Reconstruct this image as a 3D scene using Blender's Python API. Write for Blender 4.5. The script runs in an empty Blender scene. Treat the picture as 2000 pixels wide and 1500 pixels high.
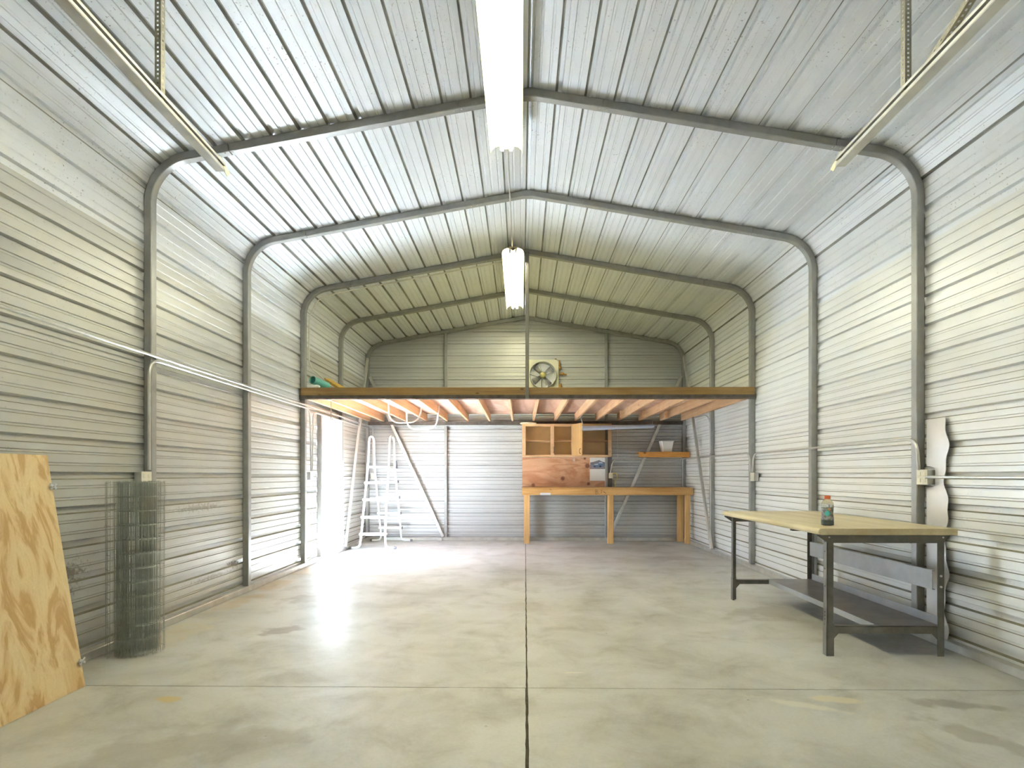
import bpy, math, random
from mathutils import Vector, Matrix

random.seed(7)
scene = bpy.context.scene
C = scene.collection

# ------------------------------------------------------------------ camera
cam_d = bpy.data.cameras.new('camera')
cam_d.sensor_fit = 'HORIZONTAL'
cam_d.sensor_width = 36.0
cam_d.lens = 36.0 * 1062.0 / 2000.0
cam_d.shift_x = -0.0015
cam_d.shift_y = 0.0885
cam_d.clip_start = 0.05
cam_d.clip_end = 500
cam = bpy.data.objects.new('camera', cam_d)
cam.location = (-0.071, 0.0, 1.254)
cam.rotation_euler = (math.pi / 2, 0, 0.0141)
C.objects.link(cam)
scene.camera = cam

# ------------------------------------------------------------------ sky, sun, exposure
world = bpy.data.worlds.new('world')
scene.world = world
world.use_nodes = True
wn = world.node_tree.nodes
wl = world.node_tree.links
wn.clear()
sky = wn.new('ShaderNodeTexSky')
sky.sky_type = 'NISHITA'
sky.sun_disc = False
sky.sun_elevation = math.radians(64.7)
sky.sun_rotation = math.radians(-67)
sky.air_density = 1.0
sky.dust_density = 2.5
sky.ozone_density = 1.0
bg = wn.new('ShaderNodeBackground')
bg.inputs['Strength'].default_value = 1.4
wo = wn.new('ShaderNodeOutputWorld')
wl.new(sky.outputs[0], bg.inputs[0])
wl.new(bg.outputs[0], wo.inputs[0])

sun_d = bpy.data.lights.new('sun', 'SUN')
sun_d.energy = 180.0
sun_d.angle = math.radians(0.55)
sun_d.color = (0.74, 0.87, 1.0)
sun = bpy.data.objects.new('sun', sun_d)
sun.rotation_euler = Vector((0.87, -0.37, -2.0)).to_track_quat('-Z', 'Y').to_euler()
sun.location = (-8, 12, 14)
C.objects.link(sun)

# sampling portal in the open side door: emits nothing itself, it only guides the sky's rays
por_d = bpy.data.lights.new('door_portal', 'AREA')
por_d.shape = 'RECTANGLE'
por_d.size = 0.9
por_d.size_y = 2.05
por_d.cycles.is_portal = True
por = bpy.data.objects.new('door_portal', por_d)
por.location = (-3.06, 8.405, 1.06)
por.rotation_euler = Vector((1, 0, 0)).to_track_quat('-Z', 'Z').to_euler()
C.objects.link(por)

TUBE_POWER = 20.0
vs = scene.view_settings
vs.view_transform = 'Standard'
vs.look = 'None'
vs.exposure = 2.1
vs.gamma = 1.0
vs.use_curve_mapping = False
scene.cycles.max_bounces = 9
scene.cycles.diffuse_bounces = 6
scene.cycles.glossy_bounces = 4
scene.cycles.transmission_bounces = 8
scene.cycles.sample_clamp_indirect = 0.0
scene.cycles.caustics_reflective = False
scene.cycles.caustics_refractive = False

# ------------------------------------------------------------------ mesh helpers
class MB:
    def __init__(s):
        s.v = []; s.f = []; s.mi = []; s.cur = 0
    def face(s, *idx):
        s.f.append(idx); s.mi.append(s.cur)
    def quad(s, a, b, c, d):
        i = len(s.v); s.v += [tuple(a), tuple(b), tuple(c), tuple(d)]
        s.face(i, i + 1, i + 2, i + 3); return s
    def poly(s, pts):
        i = len(s.v); s.v += [tuple(p) for p in pts]
        s.face(*range(i, i + len(pts))); return s
    def hexa(s, p):      # eight corners: bottom ring 0-3, top ring 4-7
        i = len(s.v); s.v += [tuple(q) for q in p]
        for q in ((3, 2, 1, 0), (4, 5, 6, 7), (0, 1, 5, 4), (1, 2, 6, 5), (2, 3, 7, 6), (3, 0, 4, 7)):
            s.face(*(i + k for k in q))
        return s
    def box(s, a, b):
        x0, y0, z0 = (min(a[k], b[k]) for k in range(3)); x1, y1, z1 = (max(a[k], b[k]) for k in range(3))
        return s.hexa([(x0, y0, z0), (x1, y0, z0), (x1, y1, z0), (x0, y1, z0), (x0, y0, z1), (x1, y0, z1), (x1, y1, z1), (x0, y1, z1)])
    def beam(s, p0, p1, w, h, up=(0, 0, 1)):
        p0 = Vector(p0); p1 = Vector(p1); d = (p1 - p0).normalized(); up = Vector(up)
        r = d.cross(up)
        if r.length < 1e-5:
            r = d.cross(Vector((0, 1, 0)))
        r.normalize(); u = r.cross(d)
        a = r * w / 2; b = u * h / 2
        return s.hexa([p0 - a - b, p0 + a - b, p0 + a + b, p0 - a + b, p1 - a - b, p1 + a - b, p1 + a + b, p1 - a + b])
    def tube(s, pts, r, n=8, cap=True, closed=False):
        pts = [Vector(p) for p in pts]; m = len(pts); base = len(s.v)
        prev = None
        for i, p in enumerate(pts):
            if closed:
                d = pts[(i + 1) % m] - pts[i - 1]
            else:
                d = pts[min(i + 1, m - 1)] - pts[max(i - 1, 0)]
            d.normalize()
            if prev is None:
                a = Vector((0, 0, 1)) if abs(d.z) < 0.9 else Vector((1, 0, 0))
                u = d.cross(a).normalized()
            else:
                u = (prev - d * prev.dot(d)).normalized()
            prev = u; w = d.cross(u)
            rr = r[i] if isinstance(r, (list, tuple)) else r
            for k in range(n):
                t = 2 * math.pi * (k + 0.5) / n
                s.v.append(tuple(p + (u * math.cos(t) + w * math.sin(t)) * rr))
        for i in range(m if closed else m - 1):
            a = base + i * n; b = base + ((i + 1) % m) * n
            for k in range(n):
                s.face(a + k, a + (k + 1) % n, b + (k + 1) % n, b + k)
        if cap and not closed:
            s.face(*(base + k for k in reversed(range(n))))
            s.face(*(base + (m - 1) * n + k for k in range(n)))
        return s
    def lathe(s, prof, c, n=24, axis='z'):
        base = len(s.v)
        for r, h in prof:
            for k in range(n):
                t = 2 * math.pi * k / n; a, b = r * math.cos(t), r * math.sin(t)
                if axis == 'z': q = (c[0] + a, c[1] + b, c[2] + h)
                elif axis == 'y': q = (c[0] + a, c[1] + h, c[2] + b)
                else: q = (c[0] + h, c[1] + a, c[2] + b)
                s.v.append(q)
        for i in range(len(prof) - 1):
            a = base + i * n; b = a + n
            for k in range(n):
                s.face(a + k, a + (k + 1) % n, b + (k + 1) % n, b + k)
        s.face(*(base + k for k in reversed(range(n))))
        e = base + (len(prof) - 1) * n
        s.face(*(e + k for k in range(n)))
        return s
    def prism(s, poly, lo, hi, plane='xz'):     # outline in a plane, extruded along the third axis
        def P(a, b, t):
            return (a, t, b) if plane == 'xz' else ((t, a, b) if plane == 'yz' else (a, b, t))
        i = len(s.v); n = len(poly)
        s.v += [P(a, b, lo) for a, b in poly] + [P(a, b, hi) for a, b in poly]
        s.face(*(i + k for k in range(n))); s.face(*(i + n + k for k in reversed(range(n))))
        for k in range(n):
            j = (k + 1) % n
            s.face(i + k, i + n + k, i + n + j, i + j)
        return s
    def strip(s, rows):                         # grid of point rows -> sheet
        base = len(s.v); n = len(rows[0])
        for r in rows: s.v += [tuple(p) for p in r]
        for i in range(len(rows) - 1):
            for k in range(n - 1):
                a = base + i * n + k
                s.face(a, a + 1, a + n + 1, a + n)
        return s

LOC = {}
def finish(name, mb, mat, parent=None, smooth=False, bevel=0.0, fixn=True):
    off = Vector(LOC.get(parent.name, (0, 0, 0))) if parent else Vector((0, 0, 0))
    me = bpy.data.meshes.new(name)
    me.from_pydata([tuple(Vector(p) - off) for p in mb.v], [], mb.f)
    mats = mat if isinstance(mat, (list, tuple)) else [mat]
    for m in mats: me.materials.append(m)
    if len(mats) > 1:
        me.polygons.foreach_set('material_index', mb.mi)
    if smooth:
        me.polygons.foreach_set('use_smooth', [True] * len(me.polygons))
    me.update()
    if fixn:
        import bmesh
        bm = bmesh.new(); bm.from_mesh(me)
        bmesh.ops.recalc_face_normals(bm, faces=bm.faces[:])
        bm.to_mesh(me); bm.free()
    if smooth:
        try: me.set_sharp_from_angle(angle=math.radians(40))
        except Exception: pass
    o = bpy.data.objects.new(name, me)
    C.objects.link(o)
    if parent:
        o.parent = parent
        LOC[o.name] = tuple(off)
    if bevel:
        b = o.modifiers.new('edge', 'BEVEL'); b.width = bevel; b.segments = 1; b.limit_method = 'ANGLE'
    return o
def tag(o, label, cat, group=None):
    o['label'] = label; o['category'] = cat
    if group: o['group'] = group
    return o
def thing(name, label, cat, loc=(0, 0, 0), group=None):
    o = bpy.data.objects.new(name, None); o.empty_display_size = 0.1
    o.location = loc; C.objects.link(o); LOC[o.name] = tuple(loc)
    return tag(o, label, cat, group)
def setting(name, loc=(0, 0, 0)):
    o = bpy.data.objects.new(name, None); o.empty_display_size = 0.1
    o.location = loc; C.objects.link(o); LOC[o.name] = tuple(loc); o['kind'] = 'structure'
    return o
def arc(c, r, a0, a1, n, fn):
    return [fn(c, r, a0 + (a1 - a0) * i / n) for i in range(n + 1)]
def rounded(pts, r, n=6):                       # polyline with rounded corners
    pts = [Vector(p) for p in pts]; out = [pts[0]]
    for i in range(1, len(pts) - 1):
        a = (pts[i - 1] - pts[i]); b = (pts[i + 1] - pts[i])
        rr = min(r, a.length * 0.49, b.length * 0.49)
        p0 = pts[i] + a.normalized() * rr; p1 = pts[i] + b.normalized() * rr
        for k in range(n + 1):
            t = k / n
            out.append(p0 * (1 - t) ** 2 + pts[i] * 2 * t * (1 - t) + p1 * t * t)
    out.append(pts[-1])
    return out

# ------------------------------------------------------------------ materials
def new_mat(name):
    m = bpy.data.materials.new(name); m.use_nodes = True
    nt = m.node_tree; b = nt.nodes['Principled BSDF']
    return m, nt, b
def N(nt, t, **kw):
    n = nt.nodes.new(t)
    for k, v in kw.items(): setattr(n, k, v)
    return n
def coords(nt, scale=(1, 1, 1)):
    tc = N(nt, 'ShaderNodeTexCoord'); mp = N(nt, 'ShaderNodeMapping')
    mp.inputs['Scale'].default_value = scale
    nt.links.new(tc.outputs['Object'], mp.inputs['Vector'])
    return mp.outputs['Vector']
def noise(nt, vec, scale, detail=4, rough=0.55, dist=0.0):
    n = N(nt, 'ShaderNodeTexNoise')
    n.inputs['Scale'].default_value = scale; n.inputs['Detail'].default_value = detail
    n.inputs['Roughness'].default_value = rough; n.inputs['Distortion'].default_value = dist
    nt.links.new(vec, n.inputs['Vector']); return n.outputs['Fac']
def ramp(nt, fac, stops, interp='LINEAR'):
    r = N(nt, 'ShaderNodeValToRGB'); r.color_ramp.interpolation = interp
    e = r.color_ramp.elements
    while len(e) < len(stops): e.new(0.5)
    for i, (p, c) in enumerate(stops):
        e[i].position = p; e[i].color = (*c, 1) if len(c) == 3 else c
    nt.links.new(fac, r.inputs['Fac']); return r.outputs['Color']
def mix(nt, fac, a, b, mode='MIX'):
    m = N(nt, 'ShaderNodeMix', data_type='RGBA', blend_type=mode)
    for s, v in ((m.inputs[0], fac), (m.inputs[6], a), (m.inputs[7], b)):
        if hasattr(v, 'is_linked'): nt.links.new(v, s)
        elif isinstance(v, (int, float)): s.default_value = v
        else: s.default_value = (*v, 1)
    return m.outputs[2]
def math_n(nt, op, a, b=None, c=None, clamp=False):
    m = N(nt, 'ShaderNodeMath', operation=op, use_clamp=clamp)
    for s, v in zip(m.inputs, (a, b, c)):
        if v is None: continue
        if hasattr(v, 'is_linked'): nt.links.new(v, s)
        else: s.default_value = v
    return m.outputs[0]
def bump(nt, b, h, strength, dist=0.01):
    n = N(nt, 'ShaderNodeBump'); n.inputs['Strength'].default_value = strength; n.inputs['Distance'].default_value = dist
    nt.links.new(h, n.inputs['Height']); nt.links.new(n.outputs[0], b.inputs['Normal'])
def plain(name, col, rough=0.5, metal=0.0, var=0.12, scale=12, **kw):
    m, nt, b = new_mat(name)
    v = coords(nt); f = noise(nt, v, scale, 4)
    lo = tuple(c * (1 - var) for c in col); hi = tuple(min(1, c * (1 + var)) for c in col)
    nt.links.new(ramp(nt, f, [(0.3, lo), (0.7, hi)]), b.inputs['Base Color'])
    b.inputs['Roughness'].default_value = rough; b.inputs['Metallic'].default_value = metal
    for k, x in kw.items(): b.inputs[k].default_value = x
    return m
def emit(name, col, strength):
    m, nt, b = new_mat(name)
    b.inputs['Base Color'].default_value = (0.9, 0.9, 0.9, 1)
    b.inputs['Emission Color'].default_value = (*col, 1)
    b.inputs['Emission Strength'].default_value = strength
    return m
def sheet_metal(name, base, rough, metal, grain, spots, stains=()):
    m, nt, b = new_mat(name)
    v = coords(nt); vs_ = coords(nt, grain)
    big = noise(nt, v, 0.9, 3)
    col = ramp(nt, big, [(0.25, tuple(c * 0.93 for c in base)), (0.75, tuple(min(1, c * 1.05) for c in base))])
    streak = noise(nt, vs_, 6.0, 4)
    col = mix(nt, 0.13, col, ramp(nt, streak, [(0.3, (0.70, 0.68, 0.60)), (0.65, (1, 1, 1))]), 'MULTIPLY')
    sp = noise(nt, v, 55.0, 2, 0.5)
    grime_shade = noise(nt, v, 1.7, 3)
    msk = math_n(nt, 'MULTIPLY', ramp(nt, sp, [(0.655, (0, 0, 0)), (0.72, (1, 1, 1))]), ramp(nt, grime_shade, [(0.45, (0, 0, 0)), (0.65, (1, 1, 1))]))
    col = mix(nt, math_n(nt, 'MULTIPLY', msk, spots), col, (0.20, 0.155, 0.12))
    for (y, z, ry, rz, amt) in stains:          # splashes of dirt with a ragged outline
        mp = N(nt, 'ShaderNodeMapping', vector_type='TEXTURE')
        mp.inputs['Location'].default_value = (0, y, z); mp.inputs['Scale'].default_value = (50, ry, rz)
        tc = N(nt, 'ShaderNodeTexCoord'); nt.links.new(tc.outputs['Object'], mp.inputs['Vector'])
        ln = N(nt, 'ShaderNodeVectorMath', operation='LENGTH'); nt.links.new(mp.outputs[0], ln.inputs[0])
        d = math_n(nt, 'ADD', ln.outputs['Value'], math_n(nt, 'MULTIPLY_ADD', noise(nt, v, 34.0, 3, 0.6), 2.6, -1.3))
        k = ramp(nt, d, [(0.3, (1, 1, 1)), (0.75, (0, 0, 0))])
        col = mix(nt, math_n(nt, 'MULTIPLY', k, amt), col, (0.19, 0.145, 0.10))
    nt.links.new(col, b.inputs['Base Color'])
    b.inputs['Metallic'].default_value = metal
    b.inputs['Roughness'].default_value = rough
    return m
def wood(name, dark, light, axis, rough=0.6, scale=22.0, knots=True):
    m, nt, b = new_mat(name)
    sc = [1.0, 1.0, 1.0]; sc['xyz'.index(axis)] = 0.07
    v = coords(nt, tuple(sc))
    g = noise(nt, v, scale, 5, 0.6, 0.6)
    col = ramp(nt, g, [(0.28, dark), (0.5, tuple((a + c) / 2 for a, c in zip(dark, light))), (0.72, light)])
    big = noise(nt, coords(nt), 2.5, 2)
    col = mix(nt, 0.5, col, ramp(nt, big, [(0.3, (0.78, 0.74, 0.7)), (0.7, (1, 1, 1))]), 'MULTIPLY')
    if knots:
        kn = N(nt, 'ShaderNodeTexVoronoi'); kn.inputs['Scale'].default_value = 3.2
        s2 = [1.6, 1.6, 1.6]; s2['xyz'.index(axis)] = 0.8
        nt.links.new(coords(nt, tuple(s2)), kn.inputs['Vector'])
        k = ramp(nt, kn.outputs['Distance'], [(0.045, (1, 1, 1)), (0.085, (0, 0, 0))])
        col = mix(nt, math_n(nt, 'MULTIPLY', k, 0.8), col, (0.13, 0.055, 0.02))
    nt.links.new(col, b.inputs['Base Color'])
    b.inputs['Roughness'].default_value = rough
    bump(nt, b, g, 0.15, 0.003)
    return m
def plywood(name, cols, sc, freq, rough=0.6, knot_list=(), fine=60):
    m, nt, b = new_mat(name)
    v = coords(nt, sc)
    n = noise(nt, v, 1.0, 4, 0.55, 0.9)
    ring = math_n(nt, 'FRACT', math_n(nt, 'MULTIPLY', n, freq))
    col = ramp(nt, ring, cols)
    fs = tuple(s * 1.0 for s in sc)
    fg = noise(nt, coords(nt, tuple(s * 4 for s in fs)), fine / 10, 5, 0.7)
    col = mix(nt, 0.45, col, ramp(nt, fg, [(0.3, (0.72, 0.66, 0.58)), (0.7, (1, 1, 1))]), 'MULTIPLY')
    tc = N(nt, 'ShaderNodeTexCoord')
    for (x, y, z, r) in knot_list:
        d = N(nt, 'ShaderNodeVectorMath', operation='DISTANCE')
        nt.links.new(tc.outputs['Object'], d.inputs[0]); d.inputs[1].default_value = (x, y, z)
        k = ramp(nt, math_n(nt, 'DIVIDE', d.outputs['Value'], r), [(0.5, (1, 1, 1)), (1.0, (0, 0, 0))])
        col = mix(nt, math_n(nt, 'MULTIPLY', k, 0.85), col, (0.17, 0.05, 0.025))
    nt.links.new(col, b.inputs['Base Color']); b.inputs['Roughness'].default_value = rough
    bump(nt, b, fg, 0.15, 0.003)
    return m

def concrete():
    m, nt, b = new_mat('sealed_concrete')
    v = coords(nt)
    big = noise(nt, v, 0.8, 6, 0.62, 0.5)
    col = ramp(nt, big, [(0.28, (0.47, 0.465, 0.42)), (0.5, (0.64, 0.635, 0.605)), (0.74, (0.75, 0.75, 0.74))])
    mid = noise(nt, coords(nt, (1.0, 1.15, 1.0)), 2.4, 7, 0.66, 0.5)
    col = mix(nt, 0.75, col, ramp(nt, mid, [(0.28, (0.60, 0.575, 0.52)), (0.42, (0.84, 0.83, 0.80)), (0.55, (1, 1, 1)), (0.75, (1, 1, 1))]), 'MULTIPLY')
    fine = noise(nt, v, 60, 3)
    col = mix(nt, 0.35, col, ramp(nt, fine, [(0.3, (0.8, 0.79, 0.77)), (0.7, (1, 1, 1))]), 'MULTIPLY')
    tc = N(nt, 'ShaderNodeTexCoord')
    wob = N(nt, 'ShaderNodeTexNoise'); wob.inputs['Scale'].default_value = 6.0; wob.inputs['Detail'].default_value = 5
    nt.links.new(tc.outputs['Object'], wob.inputs['Vector'])
    def patch(x, y, rx, ry, c, amt, rot=0.0, rag=0.9):
        nonlocal col
        mp = N(nt, 'ShaderNodeMapping', vector_type='TEXTURE')
        mp.inputs['Location'].default_value = (x, y, 0); mp.inputs['Rotation'].default_value = (0, 0, rot)
        mp.inputs['Scale'].default_value = (rx, ry, 1000)
        nt.links.new(tc.outputs['Object'], mp.inputs['Vector'])
        ln = N(nt, 'ShaderNodeVectorMath', operation='LENGTH'); nt.links.new(mp.outputs[0], ln.inputs[0])
        d = math_n(nt, 'ADD', ln.outputs['Value'], math_n(nt, 'MULTIPLY_ADD', wob.outputs['Fac'], 2 * rag, -rag))
        k = ramp(nt, d, [(0.55, (1, 1, 1)), (0.95, (0, 0, 0))])
        col = mix(nt, math_n(nt, 'MULTIPLY', k, amt), col, c)
    patch(-2.04, 3.013, 0.10, 0.055, (0.62, 0.49, 0.22), 0.9)
    patch(-1.995, 4.34, 0.18, 0.13, (0.22, 0.18, 0.14), 0.55, 0.4, 1.2)
    patch(-2.23, 5.45, 0.28, 0.22, (0.30, 0.26, 0.21), 0.4, 0.4, 1.3)
    patch(1.46, 2.98, 0.24, 0.05, (0.78, 0.75, 0.66), 0.75, -0.45, 1.1)
    patch(1.70, 3.05, 0.15, 0.05, (0.78, 0.70, 0.52), 0.7, -0.2, 1.1)
    patch(2.29, 3.0, 0.26, 0.07, (0.24, 0.22, 0.17), 0.55, -0.15, 1.2)
    patch(2.15, 2.6, 0.40, 0.10, (0.27, 0.25, 0.20), 0.45, -0.9, 1.3)
    patch(0.8, 2.55, 0.35, 0.12, (0.62, 0.61, 0.55), 0.5, -0.5, 1.2)
    patch(0.28, 3.45, 0.08, 0.012, (0.85, 0.80, 0.66), 0.6, 0.0, 0.8)
    patch(-1.6, 2.5, 0.6, 0.22, (0.33, 0.30, 0.24), 0.4, 0.3, 1.2)
    for yy in (5.3, 6.2, 7.1):        # rust bleeding off the left sill rail
        patch(-2.88, yy, 0.16, 0.45, (0.56, 0.42, 0.25), 0.5, 0.0, 1.2)
    patch(-2.80, 4.2, 0.24, 0.5, (0.70, 0.60, 0.40), 0.45, 0.0, 1.0)
    patch(1.15, 9.3, 0.9, 0.25, (0.42, 0.35, 0.30), 0.5, 0.1, 1.1)
    patch(2.3, 8.2, 0.5, 0.25, (0.35, 0.33, 0.31), 0.45, -0.2, 1.2)
    patch(2.25, 5.0, 0.5, 0.3, (0.33, 0.29, 0.23), 0.4, 0.4, 1.2)
    # scattered dark specks
    vo = N(nt, 'ShaderNodeTexVoronoi'); vo.inputs['Scale'].default_value = 5.5
    nt.links.new(tc.outputs['Object'], vo.inputs['Vector'])
    sp = ramp(nt, vo.outputs['Distance'], [(0.02, (1, 1, 1)), (0.05, (0, 0, 0))])
    gate = ramp(nt, noise(nt, v, 1.3, 2), [(0.5, (0, 0, 0)), (0.6, (1, 1, 1))])
    col = mix(nt, math_n(nt, 'MULTIPLY', math_n(nt, 'MULTIPLY', sp, gate), 0.7), col, (0.13, 0.115, 0.10))
    nt.links.new(col, b.inputs['Base Color'])
    rr = ramp(nt, noise(nt, v, 1.1, 5, 0.6), [(0.3, (0.36,) * 3), (0.7, (0.50,) * 3)])
    nt.links.new(rr, b.inputs['Roughness'])
    b.inputs['Specular IOR Level'].default_value = 0.4
    return m

M = {}
M['panel'] = sheet_metal('galvanised_sheet', (0.82, 0.84, 0.88), 0.48, 0.15, (0.12, 0.12, 1.0), 0.75)
M['wallpanel'] = sheet_metal('right_wall_sheet', (0.82, 0.82, 0.81), 0.36, 0.15, (0.12, 0.12, 1.0), 0.25)
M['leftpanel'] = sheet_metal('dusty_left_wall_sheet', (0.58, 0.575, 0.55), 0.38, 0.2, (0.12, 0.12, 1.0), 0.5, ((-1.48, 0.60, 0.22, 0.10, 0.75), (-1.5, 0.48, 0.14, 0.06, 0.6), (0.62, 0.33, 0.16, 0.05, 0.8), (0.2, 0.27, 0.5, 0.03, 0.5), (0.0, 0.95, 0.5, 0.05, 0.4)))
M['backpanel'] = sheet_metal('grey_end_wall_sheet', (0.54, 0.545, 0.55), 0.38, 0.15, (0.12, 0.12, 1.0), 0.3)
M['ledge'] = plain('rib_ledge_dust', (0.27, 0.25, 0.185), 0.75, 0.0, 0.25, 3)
M['grime_shade'] = plain('roof_rib_shade', (0.34, 0.33, 0.31), 0.6, 0.1, 0.3, 4)
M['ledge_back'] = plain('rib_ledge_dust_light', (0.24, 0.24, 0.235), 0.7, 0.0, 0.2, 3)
M['frame'] = plain('galvanised_tube', (0.37, 0.365, 0.35), 0.42, 0.45, 0.10, 9)
M['tubelight'] = emit('tube_glow', (1.0, 1.0, 0.79), TUBE_POWER)
M['reflector'] = plain('cream_enamel', (0.60, 0.53, 0.30), 0.35, 0.0, 0.05, 6)
M['zinc'] = plain('zinc_conduit', (0.62, 0.61, 0.58), 0.35, 0.6, 0.06, 20)
M['beige_box'] = plain('beige_plastic', (0.78, 0.74, 0.62), 0.45, 0, 0.05, 20)
M['dark'] = plain('dark_slot', (0.05, 0.045, 0.04), 0.6, 0, 0.1, 20)
M['perforated'] = plain('perforated_steel', (0.42, 0.39, 0.30), 0.45, 0.5, 0.15, 15)
M['track'] = plain('track_steel', (0.60, 0.585, 0.55), 0.35, 0.55, 0.12, 8)
M['rusty'] = plain('dark_angle_iron', (0.115, 0.095, 0.08), 0.6, 0.3, 0.3, 14)
M['rim'] = wood('treated_rim_lumber', (0.25, 0.14, 0.045), (0.45, 0.28, 0.09), 'x', 0.55, 18)
M['joist'] = wood('fir_joist', (0.60, 0.34, 0.17), (0.80, 0.53, 0.32), 'y', 0.6, 20)
M['deck'] = plywood('deck_underside', [(0.0, (0.66, 0.43, 0.33)), (0.5, (0.76, 0.54, 0.43)), (0.9, (0.60, 0.36, 0.26)), (1.0, (0.66, 0.43, 0.33))], (0.9, 0.35, 1), 6.0)
M['deck_top'] = plain('weathered_deck_top', (0.42, 0.41, 0.27), 0.7, 0, 0.15, 2)
M['post'] = plain('dark_post_tube', (0.20, 0.19, 0.165), 0.45, 0.4, 0.12, 9)
M['pine'] = wood('pine_lumber', (0.62, 0.34, 0.115), (0.84, 0.55, 0.24), 'z', 0.55, 22)
M['pine_x'] = wood('pine_lumber_long', (0.58, 0.31, 0.095), (0.82, 0.51, 0.20), 'x', 0.55, 22)
M['shelfwood'] = wood('orange_shelf_board', (0.60, 0.25, 0.05), (0.80, 0.40, 0.10), 'x', 0.55, 20)
M['cabinet'] = wood('birch_cabinet', (0.64, 0.40, 0.20), (0.78, 0.54, 0.31), 'x', 0.5, 14, False)
M['cab_in'] = plain('cabinet_interior', (0.86, 0.68, 0.44), 0.55, 0, 0.08, 4)
M['cabdoor'] = wood('cabinet_door', (0.52, 0.30, 0.11), (0.68, 0.42, 0.18), 'z', 0.5, 14, False)
M['backboard'] = plywood('red_plywood', [(0.0, (0.62, 0.34, 0.19)), (0.45, (0.72, 0.43, 0.27)), (0.85, (0.55, 0.27, 0.14)), (1.0, (0.62, 0.34, 0.19))], (0.9, 1, 3.0), 5.0, 0.55,
                         ((0.16, 10.372, 1.055, 0.045), (0.72, 10.372, 1.18, 0.05), (1.21, 10.372, 1.08, 0.04), (1.19, 10.372, 1.42, 0.06), (1.14, 10.372, 1.56, 0.03)))
M['ply'] = plywood('fir_plywood', [(0.0, (0.76, 0.54, 0.27)), (0.12, (0.62, 0.385, 0.16)), (0.30, (0.66, 0.425, 0.19)), (0.46, (0.82, 0.62, 0.34)), (0.75, (0.86, 0.68, 0.40)), (1.0, (0.76, 0.54, 0.27))], (1, 8.5, 2.3), 3.2, 0.5)
M['plyedge'] = plain('plywood_edge', (0.40, 0.26, 0.12), 0.7, 0, 0.3, 60)
M['white_plastic'] = plain('white_plastic', (0.86, 0.86, 0.85), 0.4, 0, 0.03, 5)
M['grey_cap'] = plain('grey_rubber', (0.22, 0.22, 0.24), 0.6, 0, 0.1, 20)
M['paper'] = plain('white_paper', (0.86, 0.86, 0.86), 0.7, 0, 0.02, 5)
M['bench_steel'] = plain('dark_grey_enamel', (0.19, 0.18, 0.165), 0.45, 0.2, 0.2, 12)
M['bench_top'] = wood('worn_maple_top', (0.66, 0.54, 0.31), (0.86, 0.76, 0.52), 'y', 0.42, 10, False)
M['bench_shelf'] = plain('grey_shelf_steel', (0.22, 0.20, 0.185), 0.35, 0.3, 0.25, 5)
M['bench_light'] = plain('light_grey_enamel', (0.42, 0.43, 0.45), 0.35, 0.2, 0.1, 8)
M['wire'] = plain('galvanised_wire', (0.44, 0.47, 0.42), 0.35, 0.5, 0.15, 30)
M['teal'] = plain('teal_pipe', (0.16, 0.52, 0.45), 0.4, 0, 0.06, 6)
M['teal_in'] = plain('teal_pipe_bore', (0.05, 0.26, 0.23), 0.6, 0, 0.06, 6)
M['yellow_wood'] = wood('yellow_lumber', (0.60, 0.36, 0.06), (0.80, 0.54, 0.12), 'y', 0.55, 18)
M['alu'] = plain('bright_aluminium', (0.80, 0.81, 0.84), 0.28, 0.75, 0.05, 8)
M['blade'] = plain('fan_blade_metal', (0.46, 0.46, 0.47), 0.35, 0.6, 0.08, 8)
M['fanplate'] = plain('cream_fan_plate', (0.74, 0.72, 0.58), 0.5, 0, 0.05, 6)
M['motor'] = plain('olive_motor', (0.48, 0.44, 0.20), 0.45, 0.3, 0.15, 40)
M['foam'] = plain('expanding_foam', (0.42, 0.23, 0.06), 0.8, 0, 0.35, 30)
M['foil'] = plain('reflective_foil', (0.86, 0.85, 0.86), 0.30, 0.35, 0.04, 5)
M['foil_edge'] = plain('foil_edge', (0.55, 0.42, 0.42), 0.5, 0, 0.1, 20)
M['doorpaint'] = plain('pale_blue_door_paint', (0.78, 0.81, 0.86), 0.45, 0, 0.02, 4)
M['jamb'] = plain('white_jamb_paint', (0.82, 0.82, 0.80), 0.5, 0, 0.03, 6)
M['ground'] = plain('sunlit_gravel', (0.09, 0.095, 0.07), 0.9, 0, 0.15, 3)
M['joint'] = plain('joint_filler', (0.10, 0.085, 0.06), 0.9, 0, 0.3, 40)
M['yellowcord'] = plain('yellow_cord', (0.75, 0.60, 0.12), 0.5, 0, 0.05, 20)
M['bluelight'] = plain('blue_white_enamel', (0.58, 0.72, 0.98), 0.35, 0, 0.04, 6)
M['cable'] = plain('white_cable', (0.78, 0.77, 0.70), 0.5, 0, 0.05, 20)
M['bucket'] = plain('white_bucket', (0.88, 0.87, 0.86), 0.45, 0, 0.02, 6)
M['lid'] = plain('cream_lid', (0.80, 0.72, 0.52), 0.5, 0, 0.04, 10)
M['ink'] = plain('marker_ink', (0.10, 0.05, 0.02), 0.7, 0, 0.1, 20)
M['orange'] = plain('orange_cap', (0.85, 0.20, 0.06), 0.4, 0, 0.05, 30)
M['concrete'] = concrete()
for nm, c in (('sky_print', (0.74, 0.74, 0.76)), ('hill_print', (0.20, 0.19, 0.22)), ('road_print', (0.27, 0.24, 0.27)), ('car_print', (0.13, 0.19, 0.33)), ('glass_print', (0.45, 0.52, 0.62)), ('wheel_print', (0.03, 0.03, 0.04)), ('line_print', (0.66, 0.68, 0.72))):
    M[nm] = plain(nm, c, 0.6, 0, 0.08, 60)

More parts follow.
